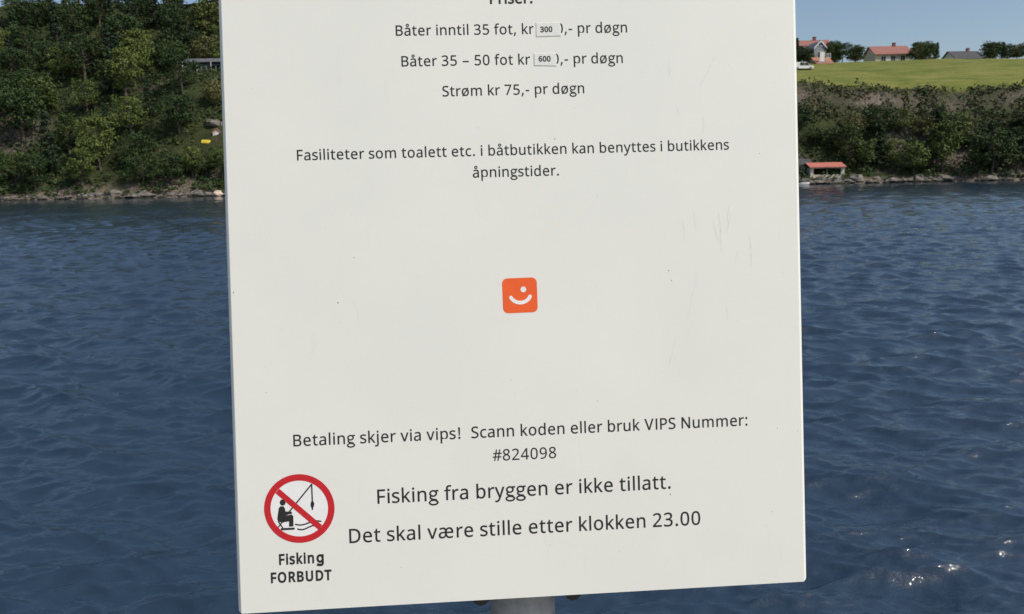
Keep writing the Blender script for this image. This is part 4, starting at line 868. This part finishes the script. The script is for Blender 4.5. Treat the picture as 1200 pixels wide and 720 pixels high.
# salmon-roofed boathouse at the water's edge, right
Yb = 122.2; m_px = Yb / F_PX
pb = world_at(965, 208.5, Yb)
hb = world_at(965, 190.5, Yb).z - pb.z
bw = 5.2
e = empty('boathouse', 'small pale boathouse with a salmon-red roof standing at the waterline', 'boathouse', (pb.x, Yb, pb.z), math.radians(-2))
hw_ = hb * 0.66
wb = MB(); op0, op1 = -bw/2+0.5, bw/2-0.5; oz0, oz1 = 0.5, hw_-0.12
wb.box(-bw/2, bw/2, -1.5, -1.38, 0, oz0); wb.box(-bw/2, bw/2, -1.5, -1.38, oz1, hw_)
wb.box(-bw/2, op0, -1.5, -1.38, oz0, oz1); wb.box(op1, bw/2, -1.5, -1.38, oz0, oz1)
wb.box(-bw/2, -bw/2+0.12, -1.379, 1.5, 0, hw_); wb.box(bw/2-0.12, bw/2, -1.379, 1.5, 0, hw_); wb.box(-bw/2+0.121, bw/2-0.121, 1.38, 1.5, 0, hw_)
wb.build('wall', M_CREAM, e)
MB().box(-bw/2+0.13, bw/2-0.13, 0.4, 0.5, 0, hw_-0.01).build('interior_shade', M_BLACK, e)  # black sheet behind the opening, standing in for the dark interior
MB().box(-bw/2-0.2, bw/2+0.3, -1.8, 1.8, -1.6, -0.003).build('foundation', M_STONE, e)
rb = MB(); z0, z1 = hw_ + 0.005, hb
A = [(-bw/2-0.2, -1.8, z0), (bw/2+0.2, -1.8, z0), (bw/2+0.2, 0.4, z1-0.12), (-bw/2-0.2, 0.4, z1-0.12)]
B = [(-bw/2-0.2, 0.4, z1-0.12), (bw/2+0.2, 0.4, z1-0.12), (bw/2+0.2, 1.8, z0), (-bw/2-0.2, 1.8, z0)]
for P_ in (A, B):
    hi = [(a_, b2, c+0.12) for a_, b2, c in P_]; rb.poly(hi); rb.poly(P_[::-1])
    for i in range(4): rb.poly([P_[i], P_[(i+1) % 4], hi[(i+1) % 4], hi[i]])
rb.build('roof', M_SALM, e)
MB().box(-0.05, 0.05, -1.46, -1.4, oz0, oz1).build('mullion', M_CREAM, e)
CLEAR.append((944, 986, 208, Yb - 1))
# dark red shed beside it
ps = world_at(938, 206, 124.5)
house('boat_shed', 'dark red boat shed in the shade left of the salmon-roofed boathouse', 'shed', ps.x, 124.5, ps.z, math.radians(3), 2.5, 2.6, 1.7, 0.8, M_DRED, M_DARKR, chimney=False, door=(0, 0.9, 1.5), over=0.15)
CLEAR.append((929, 947, 206, 123))

# left: flat-roofed dark house high in the trees
pl0 = world_at(247, 84, 149); zl = pl0.z
e = empty('cabin', 'dark flat-roofed cabin with a pale grey roof edge high on the left wooded slope', 'cabin', (pl0.x, 149, zl), math.radians(2))
lw = 9.5; lh = world_at(247, 69.5, 149).z - zl
MB().box(-lw/2, lw/2, 0, 4.5, 0, lh-0.62).build('wall', M_DBLUE, e)
MB().box(-lw/2-0.5, lw/2+0.5, -0.9, 5.0, lh-0.6, lh).build('roof', M_GREYR, e)
MB().box(-lw/2, lw/2, 0.0, 4.5, -5, -0.003).build('foundation', M_STONE, e)
MB().box(-lw/2-0.2, lw/2+0.2, -1.0, -0.002, -0.15, 0.0).build('balcony', M_GREYR, e)
for i in range(12):
    xx = -lw/2 + i * lw / 11
    MB().box(xx-0.05, xx+0.05, -0.98, -0.9, 0.001, lh-0.61 if i % 3 == 0 else 0.8).build('post', M_WHITE if i % 3 == 0 else M_GREYR, e)
for i in range(4): add_window(e, -lw/2 + 1.4 + i*2.25, 0.35, 1.5, lh-1.4, 0, M_GREYR)
CLEAR.append((236, 270, 86, 148))
# pale pink shed with a rust roof, left
q = ground_at(253, 160.5)
house('shed', 'tiny pale pink shed with a rust-red roof halfway down the wooded slope', 'shed', q.x, q.y + 0.8, q.z, math.radians(10), 1.25, 1.4, 0.75, 0.5, M_PINK, M_TILE, chimney=False, door=(0, 0.5, 0.65), ridge='y', over=0.12, found=1.0)
CLEAR.append((250, 257, 161, q.y)); SHED = q
# yellow upturned dinghy
M_YEL = simple('yellow_paint', (0.62, 0.46, 0.03), 0.5, 0.1, 3)
def boat_hull(L, W, D):
    V = []; F = []; ns = 14; np_ = 7
    for i in range(ns):
        u = i / (ns-1); wd_ = W/2 * (1 - max(0, (u-0.45)/0.55) ** 2.3) * (0.85 + 0.15*min(1, u/0.3)); sh = 0.22*D*u*u
        for j in range(np_):
            a_ = math.pi * j / (np_-1); c = math.cos(a_); s_ = math.sin(a_)
            V.append((u*L - L/2, wd_ * math.copysign(abs(c)**0.7, c), -D * s_**0.8 * (1-0.35*max(0, u-0.7)/0.3) + sh))
    for i in range(ns-1):
        for j in range(np_-1): F.append((i*np_+j, (i+1)*np_+j, (i+1)*np_+j+1, i*np_+j+1))
    F.append(tuple(reversed(range(np_))))
    return V, F
q2 = ground_at(243, 168)
V, F = boat_hull(1.9, 0.9, 0.5)
e = empty('dinghy', 'yellow dinghy lying upturned on the slope below the cabin', 'dinghy', (q2.x, q2.y + 0.3, q2.z + 0.02), math.radians(8))
mesh_obj('hull', [(x_, -y_, -z_) for x_, y_, z_ in V], F, M_YEL, e, smooth=True)
MB().box(-0.95, 0.7, -0.03, 0.03, 0.47, 0.56).build('keel', M_YEL, e)
CLEAR.append((240, 247, 168, q2.y))
# white motor boat moored by the rocks, right
def motor_boat(x, y, rz, label, L=3.9):
    e = empty('motor_boat', label, 'boat', (x, y, 0.30), rz)
    V, F = boat_hull(L, 1.6, 0.55); mesh_obj('hull', V, F, M_WHITE, e, smooth=True)
    top = []
    for i in range(14):
        u = i/13; wd_ = 0.8*(1-max(0, (u-0.45)/0.55)**2.3)*(0.85+0.15*min(1, u/0.3))-0.03; top.append((u*L-L/2, wd_, 0.22*0.55*u*u-0.04))
    T = top + [(a_, -b2, c) for a_, b2, c in reversed(top)]
    MB().poly(T).build('deck', M_CREAM, e)
    MB().poly([(0.35, -0.55, 0.02), (0.35, 0.55, 0.02), (0.05, 0.5, 0.42), (0.05, -0.5, 0.42)]).build('windscreen', M_GLASS, e)
    MB().box(-0.9, -0.5, -0.6, 0.6, 0.0, 0.25).build('seat', M_DBLUE, e)
    MB().box(-L/2-0.3, -L/2+0.02, -0.16, 0.16, 0.1, 0.55).box(-L/2-0.2, -L/2-0.05, -0.06, 0.06, -0.6, 0.1).build('outboard_motor', M_BLACK, e)
    return e
pbt = world_at(939, 213, 117.6)
motor_boat(pbt.x - 0.6, 117.6, math.radians(6), 'small white motor boat moored by the rocks beside the boathouse')

# ------------------------------------------------------------ rocks along the shore
t = NT('shore_rock', 0.9, spec=0.3); v = t.coord(); nn = t.noise(v, 1.6, 5, 0.65)
t.color(t.ramp(nn, [(0.25, (0.05, 0.045, 0.04)), (0.5, (0.15, 0.135, 0.115)), (0.75, (0.34, 0.30, 0.26))])); t.bump(nn, 0.5, 0.2)
gp = t.n('NewGeometry'); sx = t.n('SeparateXYZ'); t.l(gp.outputs['Position'], sx.inputs[0])
tide = t.ramp(sx.outputs[2], [(0.18, (0.16, 0.17, 0.12)), (0.42, (1, 1, 1))])
mm = t.n('Mix', data_type='RGBA', blend_type='MULTIPLY'); mm.inputs[0].default_value = 1
lk = t.b.inputs['Base Color'].links[0].from_socket
t.l(lk, mm.inputs[6]); t.l(tide, mm.inputs[7]); t.color(mm.outputs[2])
M_ROCK = t.m
t = NT('pale_rock', 0.9, spec=0.3); v = t.coord(); nn = t.noise(v, 2.5, 5, 0.65)
t.color(t.ramp(nn, [(0.25, (0.40, 0.30, 0.23)), (0.6, (0.66, 0.52, 0.42))])); M_PALE = t.m
def rock(mb, c, r, seed):
    b = len(mb.v); n1_, n2_ = 5, 8
    for i in range(n1_ + 1):
        ph = math.pi * i / n1_
        for j in range(n2_):
            th = 2*math.pi*j/n2_; d = Vector((math.sin(ph)*math.cos(th), math.sin(ph)*math.sin(th), math.cos(ph)))
            k = 1 + 0.55 * noise.noise(d * 1.3 + Vector((seed, seed*2, 0)))
            mb.v.append((c[0]+d.x*r*1.2*k, c[1]+d.y*r*k, c[2]+d.z*r*0.72*k))
    for i in range(n1_):
        for j in range(n2_):
            mb.f.append((b+i*n2_+j, b+(i+1)*n2_+j, b+(i+1)*n2_+(j+1) % n2_, b+i*n2_+(j+1) % n2_)); mb.mi.append(0)
mb = MB(); x = -130
while x < 130:
    r = random.choice([0.25, 0.3, 0.45, 0.8, 0.35]) * random.uniform(.6, 1.5); d = random.uniform(-0.5, 1.4)
    rock(mb, (x, shore(x) + d, max(0, d*0.5)), r, x); x += r * random.uniform(0.4, 1.6)
mb.build('shore_rocks', M_ROCK, kind='stuff')
q3 = world_at(255.5, 228, 119.0)
mb = MB(); rock(mb, (0, 0, 0), 0.62, 3.3); o = mb.build('boulder', M_PALE); o.location = (q3.x, 119.0, 0.45)
o['label'] = 'pale peach boulder at the waterline beside the sign\'s left edge'; o['category'] = 'boulder'
# ------------------------------------------------------------ planting
pts = []
def blocked(x, y, top_z, rad):
    px_, py_ = to_px((x, y, top_z)); rp = rad / y * F_PX
    for a_, b2, c, Y_ in CLEAR:
        if y < Y_ + 2 and px_ + rp > a_ and px_ - rp < b2 and py_ < c: return True
    return False
tries = 0; ntree = 0
regions = []
def fits(x, y, r):
    return all((x-a_)**2 + (y-b2)**2 > (r+c)**2 for a_, b2, c in pts)
BLD = [(pr_.x, Yh, 5.5), (pw.x, 172, 3.5), (po.x, 165, 3.3), (pl0.x, 151, 6.5), (pb.x, Yb, 3.4), (ps.x, 124.5, 2.2), (SHED.x, SHED.y+.8, 1.3), (q.x, q.y, 1.5), (q2.x, q2.y, 1.5)]
while tries < 12000 and ntree < 330:
    tries += 1
    x = random.uniform(-105, 112)
    hidden = -38 < x < 36
    if hidden and random.random() < 0.72: continue
    left = x < 0
    d = random.uniform(1.6, 72) if left else random.choice([random.uniform(1.2, 12.5), random.uniform(44, 64)])
    y = shore(x) + d
    if abs(x / y) > 0.74: continue
    if not left and is_grass(x, y) > 0.3 and d < 44: continue
    if left and d > 60 and random.random() < .4: continue
    if not left and d < 20: pi = random.choice([0, 1, 3, 3, 6, 0, 2, 7])
    else: pi = random.choice([0, 1, 2, 0, 4, 5, 6, 7, 5, 1])
    H, W = PROTO[pi][2:4]; sc = random.uniform(.75, 1.15)
    if not left and d < 20: sc *= 0.60 + 0.25 * random.random() + 0.25 * max(0, 1 - d/9)
    if left and d < 5: sc *= 0.7
    if not left and d > 40: sc *= 0.62
    r = W * sc * (0.36 if left else 0.27)
    if not fits(x, y, r): continue
    z = hgt(x, y); top = z + H * sc
    if any((x-a_)**2 + (y-b2)**2 < (c + r*0.6)**2 for a_, b2, c in BLD): continue
    if blocked(x, y, top, W*sc*0.5): continue
    if not left and d < 20:
        px_, py_ = to_px((x, y, top))
        if py_ < 119: continue
    if not left and d > 40:
        px_, py_ = to_px((x, y, top))
        if py_ < 47: continue
    con = PROTO[pi][5] == 3
    kindw = {0: 'dark leafy tree', 1: 'green leafy tree', 2: 'olive leafy tree', 3: 'dark conifer'}[PROTO[pi][5]]
    cpx = to_px((x, y, z))[0]
    size = 'tall' if H * sc > 7.2 else ('small' if H * sc < 5.0 else 'middle-sized')
    if left:
        where = 'low on the left slope' if d < 14 else ('halfway up left slope' if d < 34 else 'high on left hill')
        col = 'near the left edge' if cpx < 75 else ('well left of sign' if cpx < 160 else ('just left of sign' if cpx < 270 else 'behind the sign'))
    else:
        where = 'on the cliff below the field' if d < 20 else 'on the ridge above the field'
        col = 'behind the sign' if cpx < 925 else ('just right of sign' if cpx < 1000 else ('right of the boathouse' if cpx < 1100 else 'near the right edge'))
    plant(x, y, pi, sc, '%s %s %s, %s' % (size, kindw, where, col), '%s %ss %s, %s' % (size, kindw, where, col))
    pts.append((x, y, r)); ntree += 1

for px_, top, Y_, pi, lab in [(934.5, 43.5, 174, 4, 'dark conifer rising beside the left end of the red roof'), (939, 57, 169, 0, 'dark bushy tree in front of the red-roofed house, left one'),
                              (946, 58.5, 168, 3, 'dark bushy tree in front of the red-roofed house, right one'), (951.5, 62, 166, 1, 'small green tree between the two house gables'), (942.5, 53, 171, 5, 'wide dark tree hiding the front of the red-roofed house'),
                              (247, 3, 163, 2, 'pale olive tree just left of the sign near the top of the photo'), (252, 27, 158, 6, 'bright green tree close to the sign above the cabin'), (241, 40, 155, 2, 'olive bush-like tree above the left end of the cabin'), (256, 47, 153.5, 1, 'green tree right behind the cabin roof, touching the sign'),
                              (246, 93, 143, 5, 'dark spreading tree directly below the cabin'),
                              (247, 172, 129, 0, 'dark leafy tree under the yellow dinghy'), (240, 181, 124.5, 3, 'dark shrubby tree by the shore left of the peach boulder'), (255, 176, 126, 5, 'dark wide tree above the peach boulder, half behind the sign'), (257, 96, 139.5, 0, 'dark leafy tree touching the sign edge below the cabin')]:
    q9 = world_at(px_, top, Y_); plant(q9.x, Y_, pi, (q9.z - hgt(q9.x, Y_)) / PROTO[pi][2], lab, None)
q5 = ground_at(249, 147)
mb = MB(); rock(mb, (0, 0, 0), 1.35, 9.1); rock(mb, (1.6, 0.3, -0.1), 0.9, 4.4); o = mb.build('rock_outcrop', M_ROCK); o.location = (q5.x, q5.y + 0.4, q5.z + 0.2)
o['label'] = 'grey rock outcrop in the trees above the yellow dinghy'; o['category'] = 'rock'
# undergrowth: leafy scrub that nobody could count
NU = 130000
X_ = rng.uniform(-115, 120, NU); D_ = rng.uniform(0.0, 1, NU) ** 1.3 * 61 + 0.4
C = []; N_ = []
for x, d in zip(X_, D_):
    if x > 8 and d < 46 and (d > 15.5 or (d > 12.0 and fbm(x, y_ := shore(x) + d, 0.22, 2, 40.0) < 0.05)): continue
    if x > 0 and d > 46: continue
    if -36 < x < 34 and (int(x*977) % 3): continue
    y = shore(x) + d
    if fbm(x, y, 0.35, 2, 21.0) < -0.12: continue
    if (x - q2.x) ** 2 + (y - q2.y) ** 2 < 5 or (x - SHED.x) ** 2 + (y - SHED.y) ** 2 < 4: continue
    hh = 0.3 + 1.3 * max(0, 0.35 + fbm(x, y, 0.6, 2, 33.0) * 1.6)
    C.append((x, y, hgt(x, y) + hh * random.uniform(0.4, 1.0)))
C = np.array(C); N_ = rng.normal(size=C.shape) * 0.6 + np.array([0, -0.3, 0.7]); N_ /= np.linalg.norm(N_, axis=1, keepdims=True)
me = quads_to_mesh('undergrowth', C, N_, 0.24, M_LEAF[0])
o = bpy.data.objects.new('undergrowth', me); COL.objects.link(o); o['kind'] = 'stuff'
print('trees', ntree, 'scrub', len(C))

# olive heath scrub on the brown bank under the field and on the upper left slope
NS = 26000
C = []
for i in range(NS):
    if i % 3:
        x = random.uniform(8, 120); d = random.uniform(9.5, 17.3)
    else:
        x = random.uniform(-115, -20); d = random.uniform(24, 60)
    y = shore(x) + d; f_ = fbm(x, y, 0.45, 3, 51.0)
    if f_ < (0.02 if x > 0 else 0.08): continue
    if (x - q2.x) ** 2 + (y - q2.y) ** 2 < 5 or (x - SHED.x) ** 2 + (y - SHED.y) ** 2 < 4: continue
    C.append((x, y, hgt(x, y) + random.uniform(0.02, 0.25 + 2.6 * f_)))
C = np.array(C); N_ = rng.normal(size=C.shape) * 0.6 + np.array([0, -0.3, 0.7]); N_ /= np.linalg.norm(N_, axis=1, keepdims=True)
me = quads_to_mesh('heath_scrub', C, N_, 0.22, M_LEAF[2])
o = bpy.data.objects.new('heath_scrub', me); COL.objects.link(o); o['kind'] = 'stuff'

# neighbours that would share a label are told apart by their order from the left
by = {}
bpy.context.view_layer.update()
for o in COL.objects:
    if o.parent is None and o.get('group') and 'tree' in o.name or o.name.startswith('conifer'):
        by.setdefault(o['label'], []).append(o)
ORD = ['', 'second', 'third', 'fourth', 'fifth', 'sixth', 'seventh', 'eighth', 'ninth', 'tenth', 'eleventh', 'twelfth', 'thirteenth', 'fourteenth', 'fifteenth', 'sixteenth']
for lab, os_ in by.items():
    if len(os_) < 2 or 'behind the sign' in lab or len(os_) > 16: continue
    os_.sort(key=lambda o: to_px(o.location)[0])
    for i, o in enumerate(os_):
        base = lab.replace(' across the water', '').replace('on the left', 'on left').replace('near the left', 'near left').replace('near the right', 'near right').replace('on the cliff below the field', 'below the field').replace('on the ridge above the field', 'above the field')
        o['label'] = base + (', leftmost of them' if i == 0 else ', %s from left' % ORD[i])
